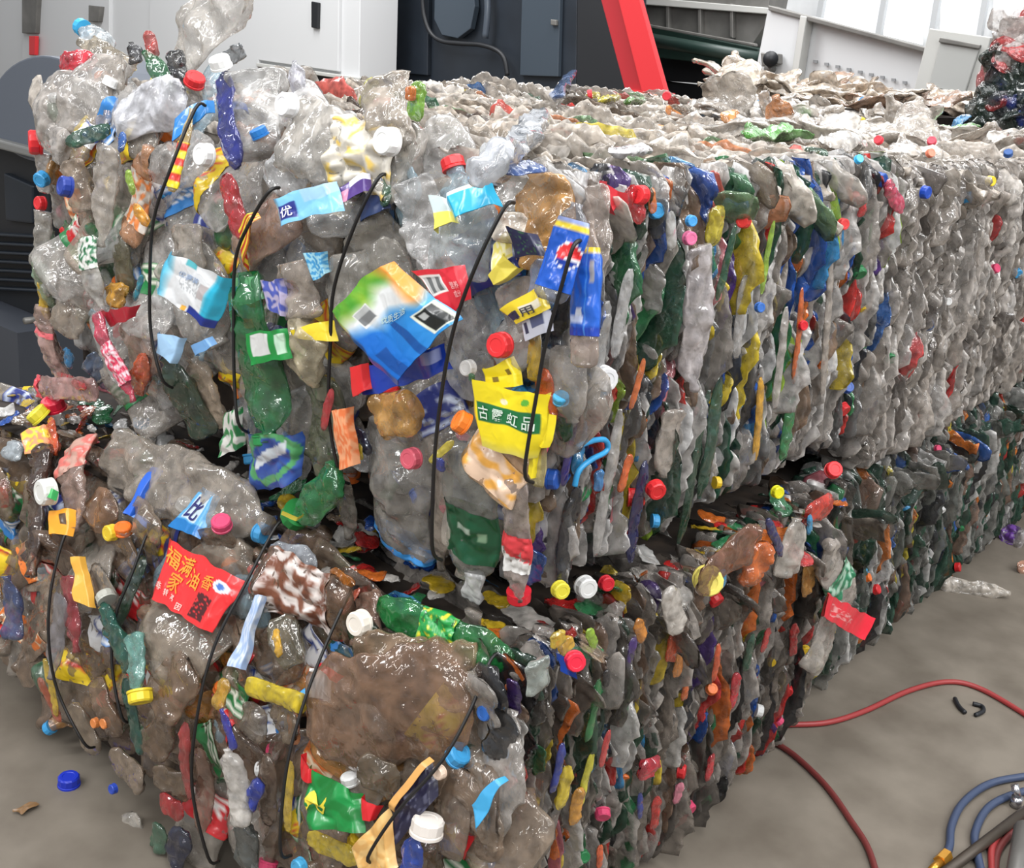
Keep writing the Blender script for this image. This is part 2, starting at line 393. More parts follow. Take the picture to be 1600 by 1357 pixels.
top_layers(hU2, 'U2', 1.97, 3.75, .74, 1.9, 1.04, TOP_U2, step=.012, per=8, jit=.010)
side_layers(hL2, 'L2', 1.90, 3.45, .03, .47, SIDE_L2, step=.0085, per=6)
top_layers(hL2, 'L2', 1.92, 3.4, .70, .80, .46, SIDE_L2, step=.02, per=1)
for h in (hU, hU2, hL, hL2): h.out()

# caps among the side layers
CAPC = [(205, 40, 44), (205, 40, 44), (228, 228, 226), (228, 228, 226), (36, 84, 170), (60, 150, 205), (228, 190, 40), (226, 112, 40), (40, 120, 70), (214, 70, 110)]
def side_caps(b, n, x0, x1, z0, z1):
    for i in range(n):
        x = rnd.uniform(x0, x1); z = rnd.uniform(z0, z1); q = Vector((rnd.gauss(-.3, .6), -1, rnd.gauss(0, .5)))
        link('bottle_cap', CAP, BALE[b], (x, YS[b] + rnd.uniform(-.006, .012), z), frame(q, (0, 0, 1)) * rnd.uniform(.45, .85), (*[v * .85 for v in lin(rnd.choice(CAPC))], 1))
side_caps('U', 22, 1.0, 1.95, .60, 1.04); side_caps('L', 24, .95, 1.85, .03, .49)
side_caps('U2', 12, 2.0, 3.5, .52, 1.02); side_caps('L2', 18, 1.95, 3.4, .03, .45)

# ------------------------------------------------------------------ random crushed bottles filling the front faces
VAR = []
LABC = [[(60, 130, 200), (235, 240, 245)], [(200, 40, 44), (240, 235, 230)], [(40, 120, 66), (235, 235, 220)], [(228, 196, 40), (200, 60, 40)], [(235, 235, 235), (40, 70, 150)], [(226, 120, 50), (245, 230, 200)], [(50, 60, 130), (200, 210, 230)]]
for i in range(14):
    L, W, T = rnd.uniform(.17, .25), rnd.uniform(.07, .11), rnd.uniform(.022, .04); sh = rnd.choice(['std', 'std', 'wide', 'slim', 'bag'])
    S = surf(L, W, T, sh, i + 100, 1.1, ribs=rnd.choice([0, 0, 9, 13]), bend=rnd.uniform(-.08, .08))
    body = tube_mesh('crushed_bottle', S, 0, 1, 26, 26, PLASTIC)
    lab = None
    if i % 2 == 0:
        ca, cb = LABC[(i // 2) % len(LABC)]
        def fn(u, v, f, ca=ca, cb=cb, i=i):
            k = 1 if (abs(v - .5) < .2 and noise.noise(Vector((u * 9, v * 9, i * 3.3))) > .08) or abs(v - .88) < .04 else 0
            return lin(cb if k else ca)
        t0 = rnd.uniform(.25, .4); lab = tube_mesh('label', S, t0, t0 + rnd.uniform(.2, .32), 10, 32, LABEL, off=.0012, cols=fn, ends=False)
    VAR.append((body, lab, L, W, sh))
def place_random(b, P, pal, scale=1.0, nrm=(-1, 0, .1), cap=True, name='crushed_bottle', spread=None, parent=None):
    body, lab, L, W, sh = rnd.choice(VAR)
    a = rnd.uniform(0, 2 * math.pi) if spread is None else rnd.gauss(spread[0], spread[1])
    n = Vector(nrm) + Vector((rnd.gauss(0, .2), rnd.gauss(0, .25), rnd.gauss(0, .25)))
    u = n.orthogonal().normalized(); v = n.normalized().cross(u); ax = u * math.cos(a) + v * math.sin(a)
    M3 = frame(ax, n); c = Vector(P) - M3 @ Vector((0, L / 2 * scale, 0)); col = pick(pal)
    par = parent if parent is not None else BALE[b]
    o = link(name, body, par, c, M3 * scale if scale != 1 else M3, col)
    if lab: link('label', lab, o)
    if cap and sh != 'bag' and rnd.random() < .6:
        link('cap', CAP, o, (0, L * .96, 0), color=(*lin(rnd.choice(CAPC)), 1))
    return o
for i in range(150):
    y = .74 + 1.1 * rnd.random(); z = .63 + .40 * rnd.random()
    place_random('U', (xf_up(y, z) + rnd.uniform(.012, .05), y, z), CLR_U, rnd.uniform(.75, 1.05))
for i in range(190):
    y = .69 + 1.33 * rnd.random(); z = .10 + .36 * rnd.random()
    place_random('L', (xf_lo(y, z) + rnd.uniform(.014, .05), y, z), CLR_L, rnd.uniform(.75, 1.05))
# left flank of both bales
for i in range(26):
    place_random('U', (rnd.uniform(1.1, 1.6), rnd.uniform(1.82, 1.87), rnd.uniform(.64, 1.02)), CLR_U, .9, (0, 1, 0))
for i in range(26):
    place_random('L', (rnd.uniform(1.0, 1.6), rnd.uniform(1.99, 2.04), rnd.uniform(.05, .45)), CLR_L, .9, (0, 1, 0))

# ------------------------------------------------------------------ chosen pieces, each where the photograph shows it
_seed = [500]
def nseed(): _seed[0] += 1; return _seed[0]
def bottle(b, base, neck, wpx, col, al=.7, cap=None, th=.34, d=.012, sh='std', ribs=0, lab=None, crump=1.0, label=None, where='front', name='crushed_bottle', tilt=(0, 0), parent=None, capd=.03, texts=(), plane=None):
    """base, neck: photo points on the bale face; lab: (t0, t1, colour function of u, v)"""
    if plane is not None: f = lambda px, py: on_plane(px, py, *plane); n0 = Vector((-1, -.3, .4))
    elif where == 'front': f = lambda px, py: px_front(b, px, py, d); n0 = Vector((-1, tilt[0], .12 + tilt[1]))
    else: f = lambda px, py: px_side(b, px, py, d); n0 = Vector((tilt[0] - .2, -1, tilt[1]))
    p0, p1 = f(*base), f(*neck); ax = p1 - p0; L = ax.length; W = wpx * depth(p0) / F; T = W * th
    M3 = frame(ax, n0); S = surf(L, W, T, sh, nseed(), crump, ribs)
    par = parent if parent is not None else BALE[own(b, (p0 + p1) / 2)]
    nt = 34 if L > .1 else 20
    o = link(name, tube_mesh(name, S, 0, 1, nt, 32, PLASTIC), par, p0, M3, (*lin(col), al), label)
    if lab:
        t0, t1, fn = lab; V, Fc, K = [], [], []; nu, nv = 40, 24
        P = lambda u, v, off=0: S(t0 + (t1 - t0) * v, math.acos(max(-1, min(1, 2 * u - 1))), .0012 + off)
        for j in range(nv + 1):
            for k in range(nu + 1): u = (1 - math.cos(math.pi * k / nu)) / 2; V.append(P(u, j / nv)); K.append(lin(fn(u, j / nv)))
        for j in range(nv):
            for k in range(nu): a = j * (nu + 1) + k; Fc.append((a, a + 1, a + nu + 2, a + nu + 1))
        bb = len(V)                                          # the back of the wrap
        for j in range(nv + 1):
            for k in range(9): V.append(S(t0 + (t1 - t0) * j / nv, math.pi + math.pi * k / 8, .0012)); K.append(lin(fn(k / 8, j / nv)))
        for j in range(nv):
            for k in range(8): a = bb + j * 9 + k; Fc.append((a, a + 1, a + 10, a + 9))
        add_text(V, Fc, K, P, texts)
        link('label', mesh('label', V, Fc, LABEL, K), o)
    if cap:
        s = max(.8, min(1.9, capd / .03)); link('cap', CAP, o, (S(1, 0).x - (.014 if sh != 'tub' else 0) * 0, L * .955, S(1, math.pi / 2).z - .012), color=(*lin(cap), 1), rot=Matrix.Identity(3) * s)
    return o
def sheet(b, quad, fn, d=.03, crump=.006, n=(36, 30), texts=(), name='label', label=None, where='front', parent=None, fold=1.0, plane=None):
    """film or label: quad corners p(0,0) p(1,0) p(1,1) p(0,1) as photo points"""
    f = (lambda q: on_plane(*q, *plane)) if plane else (lambda q: px_front(b, *q, d)) if where == 'front' else (lambda q: px_side(b, *q, d))
    A, B, Cc, D = [f(q) for q in quad]; nr = (B - A).cross(D - A).normalized()
    if nr.x > 0: nr = -nr
    sd = nseed(); fr = 22 * fold
    o0 = (A + B + Cc + D) / 4
    def P(s, t, off=0):
        p = A * (1 - s) * (1 - t) + B * s * (1 - t) + Cc * s * t + D * (1 - s) * t
        q = p * fr + Vector((sd, 0, 0)); dd, _ = noise.voronoi(q)
        h = crump * (1.3 * (dd[1] - dd[0]) + noise.noise(q * .5) * 1.4) - .05 * max(0, abs(s - .5) - .4) * 2
        e = .006 * noise.noise(p * 32); e2 = .006 * noise.noise(p * 32 + Vector((7, sd, 0))); return p + nr * (h + off) + (B - A).normalized() * e + (D - A).normalized() * e2 - o0
    V, Fc, K = [], [], []; nu, nv = n
    col = fn if callable(fn) else (lambda s, t: fn)
    for j in range(nv + 1):
        for k in range(nu + 1): V.append(P(k / nu, j / nv)); K.append(lin(col(k / nu, j / nv)))
    for j in range(nv):
        for k in range(nu): a = j * (nu + 1) + k; Fc.append((a, a + 1, a + nu + 2, a + nu + 1))
    N0 = len(V)                                             # back layer: the film is a flattened sleeve, two layers thick
    for j in range(nv + 1):
        for k in range(nu + 1): V.append(V[j * (nu + 1) + k] - nr * .0012); K.append(K[j * (nu + 1) + k])
    Fc += [tuple(i + N0 for i in f[::-1]) for f in Fc]
    add_text(V, Fc, K, P, texts)
    return link(name, mesh(name, V, Fc, LABEL, K), parent if parent is not None else BALE[own(b, o0)], o0, label=label)
def cap(b, px, py, dpx, col, d=.03, dirn=(-1, 0, .1), where='front', sq=1.0, plane=None):
    p = on_plane(px, py, *plane) if plane else (px_front(b, px, py, d) if where == 'front' else px_side(b, px, py, d)); r = dpx * depth(p) / F / 2
    return link('bottle_cap', CAP, BALE[own(b, p)], p, frame(dirn, (0, 0, 1)) * (r / .0145), (*lin(col), 1))
def blob(b, px, py, wpx, hpx, ang, col, al=1, d=.02, **k):
    """small scrap of plastic"""
    a = math.radians(ang); dx, dy = math.sin(a) * hpx / 2, -math.cos(a) * hpx / 2
    return bottle(b, (px - dx, py - dy), (px + dx, py + dy), wpx, col, al, th=k.pop('th', .5), d=d, sh=k.pop('sh', 'bag'), name=k.pop('name', 'plastic_scrap'), **k)
def mixc(a, b, k): k = max(0, min(1, k)); return tuple(a[i] + (b[i] - a[i]) * k for i in range(3))
WHITE = (232, 232, 230); GREY = (205, 200, 195); WARM = (196, 182, 166); NAVY = (28, 34, 92)
# label prints -----------------------------------------------------
def lab_bluegreen(s, t):
    c = mixc((58, 150, 48), (150, 190, 60), .5 + .8 * noise.noise(Vector((s * 7, t * 7, 1))))
    k = t + .12 * noise.noise(Vector((s * 5, 0, 2)))
    c = mixc(c, (226, 228, 228), (k - .12) / .16)
    if s > .72: c = mixc(c, (240, 150, 66), (s - .78) / .12 * (1 if t < .62 else 0))
    blue = mixc((70, 165, 220), (14, 100, 190), (1.15 - s) * 1.1)
    k2 = (t - .42 + .28 * max(0, .6 - s) + .15 * noise.noise(Vector((s * 4, t * 4, 5)))) / .18
    c = mixc(c, blue, k2)
    if .50 < s < .60 and t > .55: c = mixc(c, (10, 60, 130), .7)
    if .15 < s < .30 and t > .7: c = mixc(c, (10, 54, 120), .6)
    if .26 < s < .50 and .20 < t < .42:
        c = (222, 222, 220)
        if .285 < s < .475 and .22 < t < .40: c = (120, 122, 124) if int(t * 150) % 2 else (176, 178, 178)
    if .74 < s < .99 and .66 < t < .97:
        c = (222, 226, 210)
        if .77 < s < .96 and .685 < t < .945: c = (30, 34, 34)
        if .79 < s < .87 and .71 < t < .78: c = (170, 172, 170)
    return c
def lab_redbar(s, t):
    c = (214, 46, 60)
    if .10 < s < .58 and .12 < t < .60:
        c = (226, 222, 218)
        if .14 < s < .54 and .17 < t < .54: c = (96, 98, 98) if int(s * 110) % 2 else (176, 176, 174)
    return c
def lab_pepsi(u, v):
    c = (22, 84, 186)
    if v > .93: c = (150, 165, 215)
    elif v > .86: c = (232, 206, 60)
    d = math.hypot((u - .72) / .3, (v - .5) / .17)
    if d < 1.12: c = (236, 236, 240)
    if d < 1: c = (222, 44, 48) if v > .46 + .1 * (u - .7) else ((236, 236, 240) if v > .42 else (22, 60, 160))
    return c
def lab_pepsi2(u, v):
    c = (34, 92, 190)
    if v > .92: c = (230, 206, 60)
    if v < .10: c = (26, 60, 160)
    if .60 < u < .64: c = (70, 130, 210)
    if .72 < u < .84 and .6 < v < .85: c = (150, 150, 156)
    if .05 < u < .55 and .16 < v < .24: c = (190, 200, 230)
    if .3 < u < .5 and .24 < v < .40 and int(v * 60) % 2: c = (220, 226, 240)
    return c
def lab_herb(s, t):
    c = (236, 214, 34)
    if t > .82: c = mixc(c, (202, 190, 96), (t - .82) * 5)
    if .12 < s < .96 and .33 < t < .62:
        c = (34, 110, 62)
        if int(s * 19.2 + .4) % 5 == 2 and False: c = (90, 150, 110)
    if math.hypot((s - .80), (t - .20)) < .06: c = (96, 176, 60)
    if math.hypot((s - .48), (t - .22)) < .045: c = (240, 226, 190)
    return c
def lab_redcn(s, t):
    c = (216, 44, 46)
    if math.hypot((s - .87) / .075, (t - .26) / .1) < 1: c = (214, 220, 226)
    if math.hypot((s - .87) / .04, (t - .26) / .05) < 1: c = (70, 110, 180)
    if .66 < s < .86 and .52 < t < .92 and noise.noise(Vector((s * 30, t * 30, 2))) > -.25: c = (70, 22, 24)
    return c
def lab_sky(s, t):
    c = (226, 228, 230)
    if s < .22: c = mixc((76, 186, 222), c, (s - .08) / .14)
    if s > .78: c = mixc(c, (44, 178, 212), (s - .76) / .08)
    if .35 < s < .7 and .3 < t < .62 and noise.noise(Vector((s * 40, t * 16, 3))) > .05: c = (178, 180, 182)
    if .66 < s < .80 and .3 < t < .6: c = (186, 178, 178)
    if s > .6 and t > .84: c = (30, 52, 140)
    if .5 < s < .6 and t > .9: c = (236, 176, 70)
    if t < .1 and .35 < s < .5: c = (90, 180, 190)
    return c
def stripes(a, b, n=6, ax=1, duty=.5):
    return lambda s, t: a if ((t if ax else s) * n) % 1 < duty else b
def blotch(a, b, sc=8, th=0.0, z=0):
    return lambda s, t: mixc(a, b, (noise.noise(Vector((s * sc, t * sc, z))) - th) * 6 + .5)
def patchy(base, marks):
    """marks: (s0, s1, t0, t1, colour)"""
    def fn(s, t):
        c = base
        for a0, a1, b0, b1, cc in marks:
            if a0 <= s <= a1 and b0 <= t <= b1: c = cc
        return c
    return fn

U, Lw = 'U', 'L'
# ---------------- upper bale, front face
bottle(U, (455, 215), (640, 262), 118, (206, 200, 190), .78, sh='tub', ribs=7, th=.5, d=.03, lab=(.42, .9, blotch((206, 200, 188), (222, 190, 96), 7, .22)))
bottle(U, (392, 118), (402, 240), 96, (206, 204, 200), .7, sh='tub', th=.6, d=.035)
bottle(U, (602, 120), (625, 240), 84, (190, 178, 164), .8, sh='tub', ribs=5, th=.5, d=.03)
blob(U, 652, 158, 34, 62, 10, (140, 196, 60), 1, d=.05); blob(U, 642, 146, 22, 24, 0, (236, 128, 50), 1, d=.06)
blob(U, 575, 145, 30, 50, 20, (196, 190, 92), .9, d=.02)
cap(U, 612, 222, 44, WHITE, .065); cap(U, 326, 243, 36, WHITE, .05); cap(U, 455, 165, 38, (226, 226, 228), .05)
cap(U, 408, 214, 28, (38, 116, 190), .05, (-.4, .3, .9)); cap(U, 347, 106, 34, WHITE, .06, (-.5, 0, 1))
bottle(U, (372, 262), (346, 112), 44, (32, 44, 140), 1, sh='bag', th=.35, d=.05, label='long navy blue film sleeve')
bottle(U, (430, 300), (470, 240), 90, (214, 214, 214), .7, sh='bag', th=.5, d=.02)
bottle(U, (475, 225), (560, 300), 84, (218, 216, 214), .65, th=.4, d=.02)
# left edge
bottle(U, (165, 225), (158, 385), 58, (206, 196, 184), .75, ribs=8, d=.04); bottle(U, (100, 360), (92, 250), 50, (196, 190, 182), .75, d=.02)
cap(U, 66, 223, 38, (222, 44, 50), .06, (-1, .5, 0)); cap(U, 68, 318, 22, (214, 44, 50), .03); cap(U, 110, 293, 32, (38, 62, 150), .05, (-1, .2, .2))
blob(U, 138, 212, 26, 70, 70, (26, 84, 60), .95, d=.05); blob(U, 190, 222, 18, 30, 0, (20, 90, 170), 1, d=.05)
bottle(U, (200, 380), (232, 230), 52, (206, 150, 110), .85, sh='slim', d=.02, lab=(.2, .75, blotch((220, 130, 70), (210, 200, 190), 6)))
blob(U, 205, 285, 18, 40, -10, (160, 196, 70), 1, d=.045); blob(U, 222, 336, 20, 36, -35, (240, 166, 40), 1, d=.045)
bottle(U, (268, 300), (300, 170), 26, (226, 196, 130), 1, sh='slim', d=.05, lab=(.05, .6, stripes((236, 214, 50), (214, 60, 50), 3)))
sheet(U, [(270, 190), (328, 150), (330, 172), (262, 225)], (34, 120, 190), d=.04, crump=.004, name='plastic_film')
bottle(U, (290, 350), (300, 420), 90, (198, 186, 172), .75, sh='tub', d=.01); 
bottle(U, (352, 272), (376, 372), 44, (206, 42, 52), .95, sh='bag', th=.4, d=.04, label='red plastic film scrap')
sheet(U, [(372, 360), (392, 330), (398, 338), (376, 425)], stripes((232, 206, 60), (190, 50, 40), 4), d=.05, crump=.003, name='plastic_film')
bottle(U, (62, 440), (80, 360), 46, (150, 180, 150), .75, d=.02); bottle(U, (135, 370), (160, 480), 48, (210, 206, 198), .8, d=.045, lab=(.0, .45, blotch((220, 220, 214), (40, 110, 70), 7, .1)))
bottle(U, (195, 455), (192, 360), 44, (118, 110, 84), .85, d=.02); blob(U, 186, 462, 44, 30, 80, (206, 150, 50), 1, d=.03)
blob(U, 68, 470, 22, 60, -10, (232, 190, 40), 1, d=.03, label='yellow film scrap'); blob(U, 215, 450, 14, 40, 15, (40, 140, 160), 1, d=.03)
# pink twisted bottle and clear ones with red rim
bottle(U, (152, 490), (208, 628), 32, (208, 60, 90), .95, sh='slim', th=.5, d=.06, lab=(.35, .8, blotch((206, 60, 90), (226, 190, 196), 9)))
sheet(U, [(150, 488), (212, 478), (205, 498), (165, 510)], (170, 26, 46), d=.05, crump=.004, name='plastic_film')
bottle(U, (70, 505), (96, 590), 62, (214, 176, 166), .8, sh='tub', d=.035, lab=(.1, .2, lambda u, v: (226, 110, 116))); 
bottle(U, (150, 610), (52, 604), 40, (212, 164, 158), .75, sh='tub', d=.045, lab=(.86, .97, lambda u, v: (220, 80, 90)))
blob(U, 112, 596, 16, 50, -65, (206, 40, 46), 1, d=.06); blob(U, 106, 560, 22, 30, 0, (40, 120, 170), 1, d=.06)
bottle(U, (205, 500), (225, 590), 78, (190, 160, 140), .8, sh='tub', d=.02); blob(U, 222, 585, 44, 50, 20, (206, 96, 56), .9, d=.035)
bottle(U, (135, 560), (180, 610), 46, (90, 110, 140), .8, d=.01)
# sky blue label and its bottle
bottle(U, (275, 395), (345, 540), 120, (198, 190, 180), .75, sh='wide', th=.3, d=.02)
sheet(U, [(262, 390), (360, 440), (330, 514), (236, 452)], lab_sky, d=.055, crump=.004, n=(50, 36), label='pale blue and white printed label', texts=[('优享装', (.30, .36), (.32, 0), (0, -.14), (150, 170, 200))])
sheet(U, [(243, 520), (286, 530), (268, 568), (243, 548)], (160, 196, 228), d=.055, crump=.003); sheet(U, [(296, 545), (322, 526), (328, 540), (304, 560)], (112, 160, 210), d=.055, crump=.003)
bottle(U, (325, 683), (258, 560), 62, (30, 62, 42), .9, sh='wide', th=.45, d=.035, label='dark green crushed bottle'); bottle(U, (345, 670), (300, 560), 66, (190, 170, 148), .7, sh='wide', d=.02)
sheet(U, [(352, 645), (372, 640), (376, 700), (345, 712)], blotch((228, 228, 222), (50, 140, 80), 5, .1), d=.05, crump=.006)
# middle
bottle(U, (378, 400), (452, 330), 84, (178, 146, 128), .8, sh='tub', d=.02); bottle(U, (475, 500), (455, 410), 92, (192, 178, 164), .75, sh='tub', ribs=3, th=.5, d=.03)
sheet(U, [(421, 310), (522, 284), (530, 328), (434, 355)], patchy((120, 184, 220), [(.06, .38, .3, .8, (40, 50, 130)), (.5, 1, 0, .4, (150, 190, 220))]), d=.06, crump=.004, label='light blue label with navy patch', texts=[('优', (.12, .74), (.2, 0), (0, -.38), (230, 232, 240))])
sheet(U, [(522, 292), (572, 268), (576, 300), (526, 318)], patchy((76, 50, 120), [(.0, .35, .35, 1, (220, 140, 170)), (.4, 1, 0, .35, (220, 220, 236))]), d=.05, crump=.004)
sheet(U, [(574, 284), (600, 275), (602, 325), (560, 350)], (56, 70, 110), d=.03, name='plastic_film')
blob(U, 602, 298, 26, 50, 0, (34, 96, 64), .95, d=.03)
bottle(U, (640, 285), (672, 425), 84, (222, 220, 218), .6, ribs=0, th=.5, d=.035, crump=1.4); bottle(U, (560, 350), (600, 420), 120, (196, 188, 176), .7, sh='bag', d=.02)
bottle(U, (715, 435), (742, 290), 108, (206, 214, 214), .62, sh='wide', th=.45, d=.03)
sheet(U, [(698, 306), (768, 276), (778, 318), (706, 345)], patchy((30, 168, 208), [(0, 1, .0, .12, (225, 235, 240))]), d=.065, crump=.006, label='cyan label')
sheet(U, [(668, 305), (700, 312), (708, 346), (676, 360)], patchy((200, 214, 214), [(0, 1, .5, 1, (226, 214, 90))]), d=.05, crump=.004)
sheet(U, [(468, 400), (500, 396), (512, 430), (488, 440)], blotch((150, 196, 210), (60, 140, 190), 8), d=.045, crump=.004)
bottle(U, (470, 580), (500, 512), 96, (204, 190, 158), .85, sh='tub', th=.6, d=.03); sheet(U, [(445, 520), (512, 500), (520, 535), (450, 528)], (226, 200, 50), d=.055, crump=.006, name='plastic_film')
bottle(U, (640, 420), (520, 470), 130, (188, 182, 172), .65, sh='bag', d=.02)
sheet(U, [(545, 582), (690, 540), (702, 580), (560, 622)], patchy((30, 62, 168), [(.75, .95, .1, .5, (150, 160, 210))]), d=.055, crump=.008, name='plastic_film', label='dark blue film under the big printed label')
sheet(U, [(545, 575), (566, 572), (572, 610), (552, 616)], patchy((222, 44, 48), []), d=.07, crump=.002)
sheet(U, [(508, 495), (602, 408), (714, 500), (610, 602)], lab_bluegreen, d=.085, crump=.005, n=(70, 70), fold=.6, label='large label fading from green and orange to white and blue, with barcode', texts=[('优质生活', (.44, .50), (.30, .10), (.06, -.06), (180, 204, 200))])
sheet(U, [(636, 422), (722, 416), (732, 470), (705, 492)], lab_redbar, d=.07, crump=.004, n=(60, 40), label='red label with barcode', texts=[('营养', (.70, .55), (.2, 0), (0, -.2), (236, 170, 170)), ('成分', (.70, .80), (.2, 0), (0, -.2), (236, 170, 170))])
# green bottle and blue bag
bottle(U, (386, 425), (420, 690), 92, (34, 122, 66), .88, cap=(40, 130, 70), sh='wide', th=.4, d=.04, label='crushed bright green bottle', crump=1.2)
sheet(U, [(376, 520), (440, 515), (446, 560), (384, 575)], patchy((30, 136, 62), [(.2, .65, .1, .75, (206, 206, 204)), (.8, .95, .2, .8, (190, 220, 196))]), d=.068, crump=.004, label='green label with white patch')
sheet(U, [(366, 440), (392, 430), (400, 470), (372, 480)], (96, 160, 110), d=.05)
sheet(U, [(400, 440), (436, 438), (440, 500), (410, 480)], blotch((80, 92, 176), (180, 170, 200), 5), d=.045, crump=.008)
bottle(U, (500, 585), (505, 740), 96, (110, 112, 88), .8, sh='wide', th=.4, d=.03, label='dull green crushed bottle')
sheet(U, [(385, 672), (472, 676), (462, 752), (388, 772)], lambda s, t: (220, 228, 236) if (abs(t - .35 - .5 * (.5 - s)) < .12 and .2 < s < .8) else ((90, 170, 110) if abs(math.hypot(s - .5, t - .4) - .42) < .06 else mixc((36, 74, 160), (90, 130, 200), noise.noise(Vector((s * 6, t * 6, 3))) + .2)), d=.05, crump=.009, name='plastic_film', label='blue printed bag with white tick and green ring')
bottle(U, (528, 745), (462, 812), 66, (36, 132, 70), .88, cap=(40, 128, 62), sh='std', th=.5, d=.06, label='green crushed bottle with green cap', capd=.042)
sheet(U, [(440, 800), (470, 812), (468, 817), (438, 806)], (226, 214, 80), d=.09, crump=.001, name='plastic_film')
blob(U, 512, 640, 18, 66, 14, (198, 56, 62), .95, d=.055); sheet(U, [(517, 645), (545, 640), (556, 726), (528, 732)], blotch((232, 160, 116), (226, 120, 70), 8), d=.055, crump=.004, label='pale orange label strip')
bottle(U, (530, 740), (545, 840), 46, (176, 168, 156), .75, sh='slim', d=.03)
blob(U, 570, 690, 22, 44, -20, (30, 40, 70), 1, d=.03); blob(U, 562, 706, 16, 26, 0, (226, 196, 50), 1, d=.04)
bottle(U, (625, 858), (615, 640), 150, (172, 166, 158), .68, sh='wide', th=.42, d=.03, ribs=0, label='big clear jug', lab=(.0, .07, lambda u, v: (60, 136, 200)))
blob(U, 620, 650, 74, 56, 80, (222, 166, 84), .8, d=.05, sh='tub'); cap(U, 648, 716, 34, (206, 90, 106), .035)
# right part
bottle(U, (862, 410), (838, 268), 104, (214, 158, 86), .85, sh='wide', th=.4, d=.035, label='amber tinted crushed bottle')
bottle(U, (790, 380), (800, 330), 60, (232, 218, 200), .9, sh='bag', d=.05); sheet(U, [(796, 352), (838, 366), (846, 398), (800, 408)], blotch((32, 32, 62), (50, 90, 60), 10, .35), d=.07, crump=.007)
sheet(U, [(764, 384), (790, 362), (794, 400), (770, 440)], blotch((226, 214, 110), (230, 224, 180), 6), d=.05); sheet(U, [(784, 396), (808, 420), (770, 446), (762, 430)], (222, 204, 80), d=.055)
bottle(U, (858, 470), (902, 318), 62, (150, 150, 156), .8, th=.4, d=.085, sh='wide', lab=(.12, .84, lab_pepsi), label='crushed bottle with blue label and red and white disc', crump=.5)
bottle(U, (912, 575), (922, 345), 50, (190, 170, 156), .8, th=.5, d=.05, lab=(.22, .82, lab_pepsi2), label='crushed bottle with blue label and yellow rim', crump=.4)
bottle(U, (845, 480), (850, 405), 52, (176, 190, 220), .75, sh='bag', d=.05); blob(U, 858, 472, 22, 26, 0, (40, 120, 180), 1, d=.05)
bottle(U, (800, 440), (830, 520), 80, (200, 186, 176), .7, sh='tub', d=.03)
sheet(U, [(780, 490), (836, 446), (850, 484), (800, 512)], patchy((232, 204, 50), [(.1, .4, .45, .8, (50, 44, 90)), (.5, .9, .4, .7, (232, 224, 200))]), d=.065, crump=.004, label='yellow label with dark lettering', texts=[('食用', (.15, .86), (.6, 0), (0, -.42), (60, 56, 60))])
sheet(U, [(812, 500), (850, 486), (852, 520), (818, 532)], patchy((200, 202, 214), [(.5, .9, .15, .6, (90, 96, 130)), (.2, .35, .3, .7, (50, 50, 80))]), d=.06, crump=.004)
cap(U, 786, 539, 40, (222, 46, 50), .06, (-1, -.1, .1)); bottle(U, (832, 596), (836, 516), 26, (206, 170, 60), 1, sh='bag', d=.05)
sheet(U, [(748, 575), (798, 560), (812, 604), (762, 612)], patchy((234, 212, 40), [(.3, .42, .5, .7, (120, 100, 30)), (.7, .85, .3, .5, (120, 100, 30))]), d=.06, crump=.004)
cap(U, 735, 575, 26, (222, 220, 216), .04); blob(U, 737, 590, 12, 12, 0, (60, 130, 80), 1, d=.06)
sheet(U, [(728, 588), (852, 622), (832, 718), (742, 692)], lab_herb, d=.07, crump=.004, n=(60, 50), fold=.6, label='bright yellow label with green band of pale characters', texts=[('古', (.15, .57), (.14, 0), (0, -.19), (206, 220, 206)), ('露', (.36, .57), (.16, 0), (0, -.19), (206, 220, 206)), ('虹', (.57, .57), (.15, 0), (0, -.19), (206, 220, 206)), ('品', (.78, .57), (.14, 0), (0, -.19), (206, 220, 206))])
sheet(U, [(850, 618), (858, 650), (850, 700), (834, 690)], (236, 214, 40), d=.06)
bottle(U, (760, 760), (800, 690), 120, (232, 190, 150), .9, sh='tub', th=.35, d=.035, lab=(.1, .8, blotch((236, 204, 176), (240, 176, 80), 4, .1)))
cap(U, 728, 664, 36, (240, 126, 44), .07, (-.7, .5, .5)); blob(U, 690, 706, 14, 50, 50, (226, 206, 70), 1, d=.05); blob(U, 688, 726, 20, 22, 0, (30, 52, 150), 1, d=.05)
bottle(U, (862, 660), (850, 575), 34, (228, 100, 50), 1, sh='bag', d=.035, th=.5); blob(U, 842, 712, 30, 96, 4, (206, 190, 130), .95, d=.055, sh='tub')
sheet(U, [(826, 690), (838, 660), (832, 745), (822, 740)], (226, 206, 40), d=.065); cap(U, 876, 627, 26, (72, 166, 214), .03, (-.5, -.3, 1)); blob(U, 882, 660, 36, 60, 0, (24, 84, 62), .95, d=.02)
bottle(U, (742, 700), (738, 912), 104, (150, 150, 142), .7, sh='wide', th=.32, d=.035, lab=(.42, .78, patchy((20, 76, 48), [(.15, .3, .35, .5, (120, 150, 120)), (.4, .7, .3, .42, (160, 176, 160))])), label='clear bottle with dark green label', crump=.7)
blob(U, 736, 918, 42, 36, 0, WHITE, 1, d=.05, sh='tub'); bottle(U, (694, 700), (690, 890), 44, (168, 154, 140), .7, sh='slim', d=.02)
bottle(U, (806, 745), (812, 938), 52, (196, 180, 172), .85, cap=(206, 40, 52), th=.5, d=.045, sh='slim', lab=(.45, .74, lambda u, v: (206, 60, 66) if v < .72 - .3 * u else (216, 214, 210)), label='clear bottle neck down with red label and red cap')
